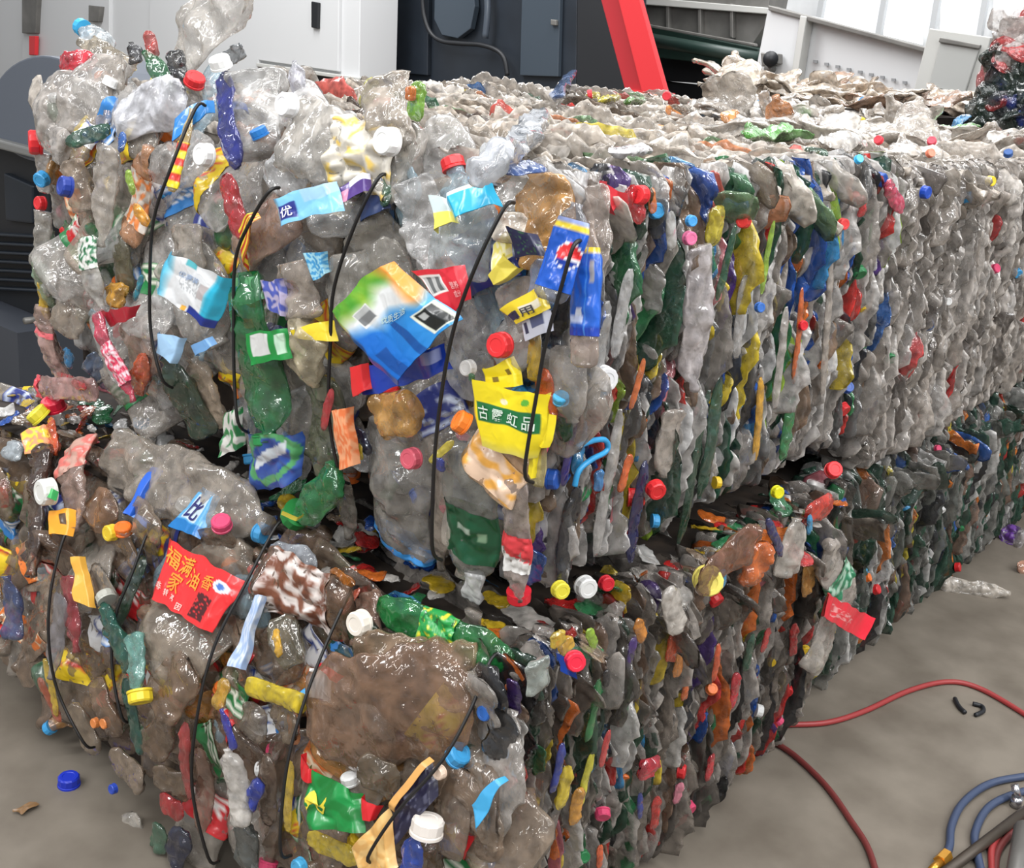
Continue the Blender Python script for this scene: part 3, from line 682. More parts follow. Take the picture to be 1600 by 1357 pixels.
# right column of the front face
bottle(U, (890, 540), (895, 660), 70, (188, 180, 172), .7, sh='wide', d=.02); bottle(U, (930, 290), (925, 440), 56, (196, 180, 168), .75, sh='slim', d=.015)
# ---------------- upper bale, side face
bottle(U, (1095, 385), (1085, 610), 62, (214, 206, 206), .9, where='side', sh='wide', th=.4, d=.02, label='large pale crushed bottle on the long side')
bottle(U, (1055, 640), (1035, 745), 52, (196, 184, 172), .8, where='side', sh='wide', d=.015); cap(U, 1022, 762, 30, (214, 40, 44), .03, where='side', dirn=(-.6, -1, -.2))
for q in [((1128, 590), (1092, 780), 26, (34, 78, 58)), ((1108, 610), (1060, 850), 20, (30, 70, 50)), ((1240, 620), (1222, 720), 26, (38, 130, 70)), ((1150, 350), (1120, 470), 16, (40, 90, 60)), ((900, 620), (880, 760), 18, (64, 44, 130)), ((985, 710), (968, 770), 18, (232, 110, 50)), ((900, 760), (876, 920), 34, (28, 32, 40)), ((1008, 720), (985, 880), 24, (34, 40, 92)), ((1190, 590), (1180, 720), 18, (226, 170, 50)), ((1045, 330), (1050, 390), 22, (222, 220, 216)), ((1120, 320), (1112, 385), 40, (208, 190, 50)), ((1210, 345), (1190, 460), 14, (160, 196, 70)), ((1255, 450), (1240, 600), 14, (222, 110, 50)), ((970, 640), (930, 870), 24, (184, 180, 176)), ((985, 420), (960, 560), 26, (206, 204, 202)), ((1165, 430), (1150, 560), 22, (186, 182, 178)), ((1300, 400), (1285, 620), 16, (190, 180, 170)), ((1230, 480), (1210, 640), 18, (198, 190, 184)), ((950, 470), (925, 640), 30, (180, 178, 176)), ((1005, 560), (985, 640), 14, (226, 120, 60))]:
    bottle(U, q[1], q[0], q[2], q[3], 1 if max(q[3]) - min(q[3]) > 40 else .85, where='side', sh='bag', th=.4, d=.018, name='flattened_bottle')
sheet(U, [(938, 282), (965, 295), (975, 325), (948, 335)], (214, 60, 70), d=.02, where='side', crump=.008); cap(U, 1003, 305, 30, (206, 40, 46), .02, where='side'); blob(U, 996, 320, 30, 56, -15, (206, 42, 50), 1, where='side', d=.02); blob(U, 1020, 314, 18, 40, 0, (236, 126, 50), 1, where='side', d=.015)
blob(U, 1347, 322, 22, 28, 0, (206, 36, 40), 1, where='side', d=.02, sh='tub'); cap(U, 1164, 346, 22, (220, 60, 56), .02, where='side'); blob(U, 1398, 306, 26, 50, -30, (224, 80, 110), 1, where='side', d=.02); cap(U, 1442, 300, 20, (30, 70, 170), .02, where='side', dirn=(-.2, -1, 0))
for q in [(945, 910, 24, (190, 30, 44)), (873, 920, 28, (212, 200, 60)), (1212, 768, 20, (226, 220, 40)), (940, 590, 40, (214, 214, 216)), (1252, 508, 16, (206, 40, 50)), (912, 915, 34, (206, 206, 204)), (1185, 480, 16, (60, 110, 190)), (1078, 345, 18, (70, 150, 210)), (1075, 372, 22, (216, 110, 150)), (1315, 350, 18, (206, 60, 60)), (1545, 283, 16, (226, 196, 50))]:
    cap('U', q[0], q[1], q[2], q[3], .02, where='side', dirn=(-.5, -1, .1))
# blue handle loop sticking out of the side
hp = [px_side(U, *q, .03) for q in [(898, 760), (905, 735), (925, 718), (944, 708), (950, 698), (945, 688), (930, 688), (912, 694), (900, 700)]]
V, Fc = tube(spline(hp, 6), .0035, 8); link('handle', mesh('handle', V, Fc, mat('blue_plastic', (50, 150, 205), rough=.35)), upper, label='sky blue carrying handle loop')
blob(U, 905, 718, 26, 50, 10, (50, 150, 205), 1, where='side', d=.02); blob(U, 935, 750, 20, 34, 0, (60, 140, 205), 1, where='side', d=.02)
# ---------------- lower bale, front face
bottle(Lw, (172, 718), (420, 822), 104, (186, 174, 160), .78, sh='wide', ribs=6, th=.4, d=.03, cap=(60, 140, 190), label='long clear bottle lying along the top edge')
sheet(Lw, [(236, 728), (248, 732), (205, 808), (192, 802)], (40, 96, 200), d=.06, crump=.003); sheet(Lw, [(205, 808), (216, 803), (232, 815), (230, 826)], (90, 140, 220), d=.06, crump=.003)
sheet(Lw, [(316, 762), (338, 775), (308, 838), (258, 822)], patchy((90, 160, 206), [(.25, .8, .15, .7, (190, 206, 220)), (0, 1, .75, 1, (24, 110, 176))]), d=.06, crump=.004, label='blue gradient label with navy character', texts=[('比', (.3, .7), (.45, 0), (0, -.5), (34, 34, 100))])
bottle(Lw, (250, 1060), (385, 850), 170, (176, 160, 142), .72, sh='wide', th=.25, d=.02, label='large clear jug behind the red label')
sheet(Lw, [(258, 838), (378, 908), (326, 988), (229, 930)], lab_redcn, d=.06, crump=.003, n=(60, 46), fold=.6, label='red label with yellow and white characters', texts=[('福', (.10, .38), (.17, .02), (0, -.30), (240, 150, 50)), ('满', (.28, .40), (.17, .02), (0, -.32), (240, 150, 50)), ('家', (.24, .74), (.18, .02), (0, -.32), (238, 140, 46)), ('油', (.46, .52), (.15, .02), (0, -.30), (240, 150, 50)), ('香', (.65, .42), (.15, .02), (0, -.26), (240, 140, 50)), ('非', (.10, .82), (.07, 0), (0, -.12), (230, 190, 180)), ('转', (.22, .86), (.07, 0), (0, -.12), (230, 190, 180)), ('基', (.34, .90), (.07, 0), (0, -.12), (230, 190, 180)), ('因', (.46, .95), (.07, 0), (0, -.12), (230, 190, 180))])
bottle(Lw, (480, 1120), (740, 1100), 190, (150, 116, 92), .85, sh='bag', ribs=5, th=.3, d=.045, label='large wrinkled brown tinted jug', crump=.8)
bottle(Lw, (560, 1030), (740, 1060), 110, (168, 140, 112), .8, sh='tub', ribs=6, th=.4, d=.04)
bottle(Lw, (590, 945), (800, 1038), 62, (34, 136, 66), .92, sh='bag', th=.4, d=.05, label='bright green film with yellow marks', lab=(.35, .6, blotch((40, 150, 72), (220, 210, 60), 8, .3)))
bottle(Lw, (410, 900), (560, 960), 100, (128, 98, 76), .85, sh='tub', ribs=4, th=.45, d=.035, lab=(.1, .8, blotch((116, 70, 50), (206, 196, 190), 7, .05)), label='dirty brown crushed bottle'); bottle(Lw, (420, 870), (500, 885), 60, (190, 196, 204), .75, sh='bag', d=.035)
cap(Lw, 568, 972, 40, (230, 222, 210), .07); blob(Lw, 572, 968, 56, 76, 5, (176, 140, 120), .8, d=.03, sh='tub'); blob(Lw, 535, 908, 30, 44, -60, (196, 120, 50), 1, d=.05); blob(Lw, 548, 940, 12, 50, 35, (226, 110, 80), 1, d=.06)
bottle(Lw, (470, 990), (430, 1010), 80, (130, 122, 100), .75, sh='bag', d=.02); blob(Lw, 432, 1005, 20, 44, -15, (240, 186, 40), 1, d=.06)
sheet(Lw, [(398, 930), (412, 935), (378, 1045), (354, 1040)], blotch((150, 172, 206), (190, 200, 214), 8), d=.055, crump=.004); blob(Lw, 345, 1085, 26, 50, 15, (216, 170, 60), 1, d=.05)
bottle(Lw, (388, 1072), (472, 1100), 34, (232, 204, 34), 1, sh='tub', th=.6, d=.07, label='bright yellow hollow handle', crump=.5)
sheet(Lw, [(485, 1050), (512, 1050), (508, 1090), (478, 1090)], (222, 220, 218), d=.055); sheet(Lw, [(506, 1040), (530, 1055), (520, 1068), (504, 1052)], (206, 40, 40), d=.06)
# teal bottles
bottle(Lw, (205, 1045), (158, 940), 44, (14, 92, 76), .95, sh='wide', ribs=5, th=.5, d=.045, cap=(170, 170, 160), label='dark teal crushed bottle'); bottle(Lw, (208, 990), (216, 1082), 44, (120, 178, 166), .9, sh='wide', ribs=4, th=.5, d=.06, cap=(226, 200, 50), capd=.036, label='pale teal bottle with yellow cap')
bottle(Lw, (195, 1060), (220, 1180), 30, (22, 84, 70), .92, sh='bag', d=.035); bottle(Lw, (225, 870), (180, 985), 32, (40, 66, 48), .9, sh='bag', d=.03)
bottle(Lw, (300, 1040), (240, 1110), 90, (140, 112, 88), .85, sh='bag', d=.035, label='brown tinted crushed bottle')
# white bottle with blue neck
bottle(Lw, (376, 1290), (356, 1170), 48, (222, 216, 208), 1, sh='wide', th=.55, d=.06, crump=.5, label='opaque white bottle'); bottle(Lw, (366, 1172), (346, 1108), 22, (30, 52, 170), 1, sh='slim', d=.06, label='blue bottle neck'); blob(Lw, 396, 1243, 30, 50, 25, (34, 60, 170), 1, d=.05)
bottle(Lw, (385, 1357), (382, 1295), 60, (80, 86, 84), .85, sh='tub', d=.05)
# left edge
bottle(Lw, (66, 700), (48, 900), 60, (74, 50, 38), .95, sh='wide', th=.5, d=.05, label='dark brown crushed bottle'); bottle(Lw, (130, 690), (112, 830), 72, (190, 160, 146), .78, sh='wide', ribs=6, d=.045, lab=(.0, .4, blotch((190, 150, 136), (206, 110, 100), 5)))
cap(Lw, 66, 654, 34, (226, 214, 60), .03, (-.6, .5, .8)); cap(Lw, 86, 640, 36, (206, 34, 60), .01, (-.3, 0, 1)); blob(Lw, 84, 682, 28, 54, -10, (232, 96, 50), 1, d=.045)
sheet(Lw, [(28, 680), (74, 660), (78, 700), (38, 712)], blotch((230, 202, 70), (226, 150, 110), 6), d=.05, crump=.006); cap(Lw, 82, 768, 42, (222, 222, 216), .08, (-1, .1, .1)); sheet(Lw, [(72, 762), (84, 764), (80, 778), (68, 776)], (60, 170, 90), d=.10, crump=.001)
sheet(Lw, [(74, 800), (112, 794), (106, 836), (74, 838)], patchy((238, 160, 44), [(.6, .85, .2, .6, (80, 60, 40))]), d=.06, crump=.004); bottle(Lw, (140, 820), (185, 780), 70, (140, 104, 76), .85, sh='bag', d=.03)
cap(Lw, 178, 832, 26, (222, 190, 50), .05); sheet(Lw, [(112, 870), (128, 870), (142, 950), (118, 935)], (226, 170, 70), d=.05)
bottle(Lw, (20, 1000), (10, 900), 50, (60, 80, 130), .9, sh='slim', d=.03); bottle(Lw, (15, 720), (30, 690), 50, (190, 200, 206), .8, sh='bag', d=.03); blob(Lw, 8, 772, 26, 44, 0, (206, 60, 40), 1, d=.03); blob(Lw, 12, 760, 20, 40, 0, (232, 200, 60), 1, d=.02)
bottle(Lw, (105, 900), (120, 1020), 40, (176, 56, 66), .8, sh='slim', d=.04); bottle(Lw, (95, 930), (80, 1060), 40, (150, 146, 150), .75, sh='slim', d=.04)
for q in [((70, 1030), (88, 1120), 18, (226, 190, 60)), ((60, 1060), (92, 1130), 22, (190, 84, 50)), ((150, 1060), (190, 1150), 60, (130, 104, 82)), ((110, 1100), (150, 1180), 50, (150, 132, 112)), ((260, 1120), (230, 1180), 60, (120, 96, 74)), ((175, 1180), (220, 1230), 50, (160, 140, 120)), ((290, 1130), (296, 1250), 26, (176, 60, 60)), ((240, 1210), (290, 1240), 44, (120, 100, 80)), ((310, 1170), (318, 1300), 44, (130, 100, 84)), ((250, 1250), (290, 1270), 34, (176, 34, 40)), ((200, 1270), (215, 1330), 52, (206, 198, 186)), ((245, 1330), (250, 1290), 40, (80, 120, 96)), ((270, 1350), (290, 1300), 50, (28, 36, 66)), ((455, 1190), (450, 1300), 20, (220, 186, 60)), ((420, 1180), (415, 1290), 44, (120, 100, 84)), ((430, 1090), (470, 1150), 60, (130, 112, 90)), ((455, 1110), (458, 1165), 26, (222, 140, 80)), ((400, 1100), (390, 1160), 60, (140, 126, 110)), ((480, 1310), (560, 1345), 34, (226, 196, 50)), ((560, 1200), (620, 1230), 60, (120, 104, 84))]:
    bottle(Lw, q[0], q[1], q[2], q[3], .9 if max(q[3]) - min(q[3]) > 70 else .8, sh='bag', th=.4, d=.03)
sheet(Lw, [(480, 1200), (555, 1240), (570, 1300), (480, 1290)], blotch((22, 110, 46), (20, 130, 60), 3), d=.05, crump=.012, name='plastic_film', label='green glossy film bag with yellow line', texts=[('~', (.1, .7), (.4, .0), (0, -.4), (220, 200, 60))])
sheet(Lw, [(470, 1180), (486, 1200), (484, 1222), (470, 1210)], (196, 34, 40), d=.055); sheet(Lw, [(560, 1245), (590, 1265), (580, 1285), (566, 1280)], (196, 34, 40), d=.055)
sheet(Lw, [(540, 1330), (600, 1270), (620, 1357), (560, 1380)], blotch((216, 166, 96), (226, 186, 120), 6), d=.06, crump=.008, name='plastic_film')
sheet(Lw, [(610, 1240), (672, 1190), (680, 1250), (600, 1340)], blotch((34, 32, 54), (80, 80, 100), 10, .3), d=.05, crump=.006, label='dark navy printed label with tan edge'); sheet(Lw, [(600, 1262), (668, 1186), (674, 1192), (606, 1272)], (214, 160, 90), d=.06, crump=.002)
bottle(Lw, (640, 1380), (655, 1300), 44, (34, 76, 176), 1, sh='slim', d=.05, cap=(222, 214, 206), capd=.04); cap(Lw, 690, 1206, 22, (220, 196, 176), .05)
cap(Lw, 472, 1352, 26, (70, 160, 206), .05); cap(Lw, 152, 1129, 16, (214, 130, 70), .04); cap(Lw, 168, 1129, 18, (214, 130, 70), .04); cap(Lw, 180, 1232, 16, (40, 70, 170), .05)
bottle(Lw, (700, 1340), (760, 1060), 60, (150, 130, 112), .8, sh='wide', d=.02); bottle(Lw, (730, 1200), (780, 1330), 60, (160, 140, 120), .8, sh='wide', d=.01)
sheet(Lw, [(735, 1260), (780, 1215), (788, 1222), (742, 1300)], (60, 150, 196), d=.04, crump=.004); cap(Lw, 762, 1112, 26, (46, 100, 180), .04)
# ---------------- lower bale, side face and ledge
S2 = 'side'
cap(Lw, 897, 1032, 32, (214, 36, 60), .04, (-.7, -.8, .3), where=S2); sheet(Lw, [(868, 1022), (884, 1030), (888, 1056), (874, 1050)], (50, 90, 200), d=.03, where=S2); blob(Lw, 925, 998, 18, 30, -20, (160, 200, 60), 1, d=.02, where=S2)
bottle(Lw, (840, 1080), (838, 1035), 50, (176, 184, 176), .8, sh='tub', where=S2, d=.03); blob(Lw, 797, 1073, 12, 16, 60, (236, 130, 50), 1, d=.05)
for q in [(872, 1000, 32, 22, 0, (222, 190, 60)), (885, 1010, 26, 30, 40, (230, 180, 60)), (1000, 985, 24, 34, -20, (232, 150, 60)), (1050, 1010, 26, 50, 8, (222, 90, 50)), (1063, 1030, 22, 60, 12, (206, 130, 60)), (985, 1020, 18, 50, 10, (80, 50, 130)), (1118, 1035, 14, 60, 5, (232, 96, 50)), (1070, 1075, 16, 40, 5, (226, 110, 50)), (1195, 1000, 16, 40, 10, (214, 60, 60)), (945, 1170, 14, 60, 12, (214, 70, 70)), (880, 1230, 26, 70, 8, (232, 204, 50)), (900, 1260, 26, 60, 8, (226, 160, 60)), (915, 1220, 16, 90, 14, (214, 206, 60)), (1024, 1270, 20, 50, 5, (200, 50, 46)), (1000, 1260, 12, 40, 0, (40, 60, 150)), (1110, 1200, 16, 44, 12, (206, 50, 60)), (1012, 1200, 40, 30, 60, (200, 50, 66)), (1060, 1240, 18, 34, 10, (222, 130, 150)), (938, 1340, 14, 36, 5, (232, 100, 50)), (1145, 1080, 20, 60, 5, (206, 46, 60)), (1170, 1020, 18, 60, 10, (40, 86, 64)), (1240, 1000, 18, 50, 5, (214, 60, 60)), (925, 1110, 16, 100, 10, (44, 130, 70)), (980, 1090, 14, 70, 10, (50, 110, 70)), (870, 1200, 18, 80, 10, (40, 60, 150)), (948, 1060, 16, 26, 0, (34, 34, 40))]:
    blob(Lw, *q[:5], q[5], 1, d=.02, where=S2, name='flattened_bottle')
bottle(Lw, (1090, 915), (1185, 835), 70, (128, 86, 64), .9, sh='bag', where=S2, d=.05, label='brown bag bulging from the ledge'); blob(Lw, 1180, 880, 60, 70, 10, (228, 116, 46), .95, d=.055, where=S2)
cap(Lw, 1105, 905, 46, (236, 220, 110), .04, (-.8, -.6, .2), where=S2); blob(Lw, 1128, 905, 20, 28, 0, (56, 156, 206), 1, d=.05, where=S2); bottle(Lw, (1060, 990), (1045, 920), 40, (222, 214, 204), .95, sh='bag', d=.04, where=S2)
bottle(Lw, (1225, 900), (1245, 810), 56, (196, 188, 178), .85, sh='wide', d=.05, where=S2); blob(Lw, 1263, 900, 28, 64, 5, (214, 160, 90), .95, d=.035, where=S2); blob(Lw, 1210, 840, 18, 60, -20, (36, 44, 106), 1, d=.06, where=S2)
bottle(Lw, (1318, 950), (1295, 850), 66, (190, 180, 170), .8, sh='wide', d=.06, where=S2, lab=(.35, .6, blotch((40, 110, 76), (150, 180, 160), 5))); cap(Lw, 1300, 736, 26, (206, 34, 40), .04, (-.6, -.6, .6), where=S2)
blob(Lw, 1275, 795, 44, 44, 60, (206, 60, 44), 1, d=.03, where=S2); blob(Lw, 1265, 820, 14, 30, 0, (60, 160, 210), 1, d=.04, where=S2)
# red labelled bottle poking out of the lower bale's side
bottle(Lw, (1262, 1050), (1310, 940), 64, (190, 182, 172), .8, sh='wide', where=S2, d=.07, label='clear crushed bottle poking out low on the side')
sheet(Lw, [(1285, 922), (1358, 964), (1342, 996), (1276, 958)], lambda s, t: (230, 150, 150) if (.25 < s < .7 and .3 < t < .8 and noise.noise(Vector((s * 16, t * 16, 1))) > .1) else (220, 36, 56), d=.10, where=S2, crump=.003, label='bright red label on the bottle that pokes out')

# more crushed bottles along the left edge of the upper bale
for q in [((70, 300), (62, 240), 44, (200, 192, 184)), ((64, 420), (66, 330), 40, (196, 190, 180)), ((78, 480), (64, 400), 40, (150, 170, 140)), ((70, 200), (100, 230), 50, (206, 198, 190)), ((90, 560), (66, 480), 44, (190, 160, 146)), ((112, 250), (130, 330), 50, (180, 160, 140))]:
    bottle(U, q[0], q[1], q[2], q[3], .8, sh='tub', d=.02, th=.5)
# bits lying on the ledge between the two courses
hS = Heap('L', 'plastic_scrap')
PB = [(5, (206, 200, 192), .9), (3, (150, 130, 110), .9), (2, (206, 50, 48), 1), (2, (226, 190, 50), 1), (2, (40, 90, 180), 1), (1.5, (226, 120, 50), 1), (2, (50, 130, 80), 1), (2, (230, 228, 224), 1)]
for i in range(130):
    y = rnd.uniform(.70, 1.95); x = rnd.uniform(.97, 1.10); M3 = frame((rnd.gauss(0, .5), rnd.gauss(0, 1), rnd.gauss(0, .15)), (rnd.gauss(-.3, .3), rnd.gauss(0, .3), 1)) * rnd.uniform(.5, .9)
    hS.add(rnd.choice(TINY), M3, Vector((x, y, .487 + rnd.uniform(0, .018))), pick(PB))
for i in range(60):
    x = rnd.uniform(1.0, 1.85); M3 = frame((rnd.gauss(0, .6), rnd.gauss(0, 1), rnd.gauss(0, .3)), (rnd.gauss(0, .3), rnd.gauss(-.3, .3), 1)) * rnd.uniform(.6, 1)
    hS.add(rnd.choice(TINY), M3, Vector((x, rnd.uniform(.66, .74), .492 + rnd.uniform(0, .02))), pick(PB))
hS.out(300)

# straps round the front faces
def strap(b, pts, d):
    P = [px_front(b, *q, d) for q in pts]
    a, z = P[0], P[-1]
    P = [Vector((a.x + .018, a.y + .002, a.z + .004))] + P + [Vector((z.x + .02, z.y + .002, z.z - .02))]
    V, Fc = tube(spline(P, 5), .0023, 6); link('strap', mesh('strap', V, Fc, BLACK), BALE[b])
strap(U, [(305, 170), (266, 265), (240, 345), (234, 440), (236, 520), (252, 590)], .062)
strap(U, [(420, 300), (392, 345), (368, 405), (365, 500), (366, 590), (372, 660)], .062)
strap(U, [(590, 280), (555, 350), (522, 450), (516, 540), (514, 650), (530, 740)], .05)
strap(U, [(788, 325), (748, 405), (716, 490), (697, 570), (682, 680), (676, 780), (676, 860)], .085)
strap(U, [(896, 385), (878, 445), (852, 540), (838, 620), (820, 735)], .085)
strap(Lw, [(100, 840), (80, 920), (76, 1000), (90, 1080), (130, 1160)], .06)
strap(Lw, [(232, 830), (205, 900), (180, 965), (175, 1040), (190, 1120)], .045)
strap(Lw, [(430, 825), (385, 910), (335, 1010), (308, 1120), (300, 1230), (325, 1340)], .07)
strap(Lw, [(545, 930), (500, 1030), (465, 1130), (445, 1220), (438, 1330)], .075)
strap(Lw, [(765, 1035), (735, 1110), (690, 1190), (620, 1270), (575, 1340)], .065)

# ------------------------------------------------------------------ loose pieces on top (things of their own)
def loose(base, neck, wpx, col, al, label, cat, plane, grp=None, **k):
    name = k.pop('oname', 'loose_bottle')
    r = bpy.data.objects.new(name, None); C.objects.link(r); p = on_plane(*base, *plane); r.location = p; r['is_root'] = 1
    tag(r, label, cat, grp)
    bottle(None, base, neck, wpx, col, al, parent=r, plane=plane, name=k.pop('name', 'body'), **k); return r
T1 = (0, 1.06)
loose((290, 100), (395, -60), 100, (214, 206, 194), .6, 'big pale translucent plastic bag standing up from the top left of the upper bale', 'bag', (0, 1.12), sh='bag', th=.5, oname='plastic_bag', ribs=0)
loose((70, 180), (180, 150), 120, (208, 200, 192), .72, 'crumpled clear tub hanging over the top left corner of the upper bale', 'tub', (0, 1.05), sh='tub', th=.5, oname='plastic_tub')
loose((185, 190), (285, 150), 84, (236, 236, 242), .92, 'shiny white film bag lying beside the crumpled clear tub', 'bag', (0, 1.01), sh='bag', th=.4, oname='film_bag')
loose((170, 75), (122, 45), 40, (214, 222, 226), .75, 'small clear bottle with sky blue cap on the top left corner', 'bottle', (0, 1.15), cap=(56, 160, 210), th=.7, sh='std')
loose((150, 96), (96, 100), 34, (212, 40, 58), 1, 'red plastic scoop-shaped scrap at the upper left corner', 'scrap', (0, 1.08), sh='bag', th=.5, oname='plastic_scrap')
loose((205, 110), (125, 66), 44, (170, 158, 138), .85, 'dirty grey-brown curled bottle under the sky blue capped one', 'bottle', (0, 1.13), sh='slim', th=.6)
loose((272, 148), (226, 82), 34, (26, 110, 56), .95, 'green crushed bottle lying beside the standing plastic bag', 'bottle', (0, 1.06), sh='slim', th=.5)
loose((212, 100), (205, 66), 26, (36, 38, 44), 1, 'small black bottle neck at the left end of the green bottle', 'bottle', (0, 1.08), sh='slim', th=.7)
loose((240, 92), (232, 48), 22, (190, 60, 50), 1, 'red and orange film tube at the foot of the standing plastic bag', 'film', (0, 1.09), sh='bag', th=.6, oname='film_tube')
loose((285, 135), (272, 82), 34, (34, 36, 40), 1, 'dark grey bottle base at the foot of the standing bag', 'bottle', (0, 1.05), sh='tub', th=.8)
loose((470, 150), (460, 95), 26, (196, 196, 206), .8, 'small clear bottle neck sticking up behind the round white cap', 'bottle', (0, 1.08), sh='std', th=.8)
loose((345, 100), (375, 70), 26, (150, 156, 160), .85, 'grey-green bottle neck at the right foot of the standing bag', 'bottle', (0, 1.15), sh='std', th=.8)
loose((770, 270), (835, 190), 96, (222, 226, 232), .72, 'clear crinkled bottle lying on the flat top of the upper front bale', 'bottle', (2, 1.085), sh='tub', ribs=6, th=.5)
loose((780, 268), (850, 262), 40, (50, 90, 160), .9, 'blue crumpled film under the clear crinkled bottle', 'film', (2, 1.075), sh='bag', oname='film_scrap')
loose((965, 240), (1005, 232), 50, (236, 232, 232), .95, 'white crumpled film scrap with a red mark on the bale top', 'film', (2, 1.08), sh='bag', oname='film_scrap')
loose((870, 150), (895, 112), 36, (110, 140, 196), .9, 'folded blue film standing at the far edge of the bale top', 'film', (2, 1.08), sh='bag', oname='film_scrap')

# second bale row behind and the loose heap on it
rowb = BALE['R']
V, Fc = join([boxvf(4.6, 6.0, 1.8, 2.5, 0, 1.03), boxvf(5.35, 6.0, 2.48, 3.0, 0, 1.03)]); link('bale_core', mesh('bale_core', V, Fc, CORE, smooth=False), rowb)
hR = Heap('R', 'crushed_bottle')
BIG = [v[0] for v in VAR]
def heap_on(h, n, fx, fy, fz, pal, sc=(.8, 1.1)):
    for i in range(n):
        x, y = fx(), fy()
        if y > .56 * x: continue
        ax = Vector((rnd.gauss(0, .5), rnd.gauss(0, 1), rnd.gauss(0, .2))); s = rnd.uniform(*sc)
        M3 = frame(ax, (rnd.gauss(0, .3), rnd.gauss(0, .3), 1)) * s
        h.add(rnd.choice(BIG), M3, Vector((x, y, fz(x, y) + rnd.uniform(-.02, .02))) - M3 @ Vector((0, .1, 0)), pick(pal))
heap_on(hR, 150, lambda: rnd.uniform(4.5, 5.9), lambda: rnd.uniform(1.8, 3.1), lambda x, y: 1.08 + .05 * noise.noise(Vector((x * 2, y * 2, 0))), [(10, (226, 210, 190), .92), (6, (206, 186, 164), .92), (3, (186, 150, 124), .92)], (1.0, 1.5))
hR.out(150)
hT = Heap('U2', 'crushed_bottle')
heap_on(hT, 230, lambda: rnd.uniform(2.2, 3.7), lambda: rnd.uniform(.80, 1.85), lambda x, y: 1.035 + .02 * max(0, min(1, (y - .8))) + .02 * noise.noise(Vector((x * 3, y * 3, 0))), TOP_U2, (.7, 1.1))
hT.out(230)
rb2 = BALE['R2']
V, Fc = boxvf(2.1, 3.45, 1.99, 2.14, 0, .97); link('bale_core', mesh('bale_core', V, Fc, CORE, smooth=False), rb2)
hR2 = Heap('R2'); top_layers(hR2, 'R2', 2.0, 3.5, 2.0, 2.18, 1.05, TOP_U, step=.012, per=2); hR2.out()
for q in [(1310, 188, (206, 44, 44)), (1324, 222, (60, 160, 206)), (1345, 190, (222, 196, 60)), (1374, 220, (206, 44, 60)), (1456, 222, (206, 60, 80)), (1042, 150, (206, 50, 60)), (925, 147, (214, 60, 70)), (1340, 250, (60, 170, 220)), (1452, 240, (214, 120, 90)), (1148, 130, (214, 60, 80)), (1390, 157, (206, 110, 100)), (1350, 160, (60, 130, 180)), (1590, 218, (206, 50, 50)), (1575, 242, (40, 80, 140))]:
    cap('U2', q[0], q[1], 14, q[2], plane=(2, 1.07), dirn=(-.6, rnd.gauss(-.2, .6), rnd.gauss(.3, .4)))
for base, neck, wpx, col, lb in [((1165, 212), (1235, 200), 34, (110, 190, 80), 'lime green crushed bottle lying on the pale bale tops'), ((1245, 190), (1262, 178), 26, (130, 210, 130), 'pale green film scrap behind the lime green bottle'), ((1290, 228), (1345, 218), 46, (214, 206, 196), 'clear round bottle with blue cap beside the lime green bottle'), ((1258, 236), (1290, 242), 20, (30, 84, 56), 'dark green bottle scrap in front of the blue capped bottle'), ((1130, 185), (1150, 185), 24, (226, 150, 70), 'orange curled film on the bale top near the red beam'), ((940, 158), (965, 152), 22, (236, 220, 70), 'yellow film scrap on the bale top below the red beam'), ((980, 160), (1005, 156), 20, (110, 160, 70), 'olive green scrap on the bale top right of the yellow one')]:
    loose(base, neck, wpx, col, .95, lb, 'scrap' if 'scrap' in lb or 'film' in lb else 'bottle', (2, 1.07), sh='bag', th=.5, oname='plastic_scrap' if 'scrap' in lb or 'film' in lb else 'loose_bottle')
# far dark bale stack at the right edge
far = root('plastic_bottle_bale', 'far dark bale with red and white bottles on top, cut by the right edge', 'bale', (5.4, 1.0, 0), 'strapped bales of crushed bottles')
BALE['F'] = far; YS['F'] = 1.02
P = on_plane(1533, 150, 0, 4.9)
V, Fc = boxvf(4.95, 6.3, P.y - 1.2, P.y - .04, 0, 1.36); link('bale_core', mesh('bale_core', V, Fc, CORE, smooth=False), far)
hF = Heap('F', 'crushed_bottle')
for i in range(240):
    z = rnd.uniform(.8, 1.42); y = P.y - rnd.uniform(.02, .6)
    pal = [(6, (34, 52, 44), .95), (4, (40, 44, 50), .95), (1, (40, 60, 140), 1), (1, (170, 50, 50), 1), (1.5, (110, 110, 106), .9)] if z < 1.25 else [(4, (232, 222, 216), .95), (3, (206, 60, 60), 1)]
    M3 = frame((rnd.gauss(0, .3), rnd.gauss(0, 1), rnd.gauss(0, 1)), (-1, rnd.gauss(0, .3), rnd.gauss(0, .3)))
    hF.add(rnd.choice(BIG), M3, Vector((4.92 + (.0 if z < 1.3 else rnd.uniform(0, .3)), y, z)) - M3 @ Vector((0, .1, 0)), pick(pal))
hF.out(240)

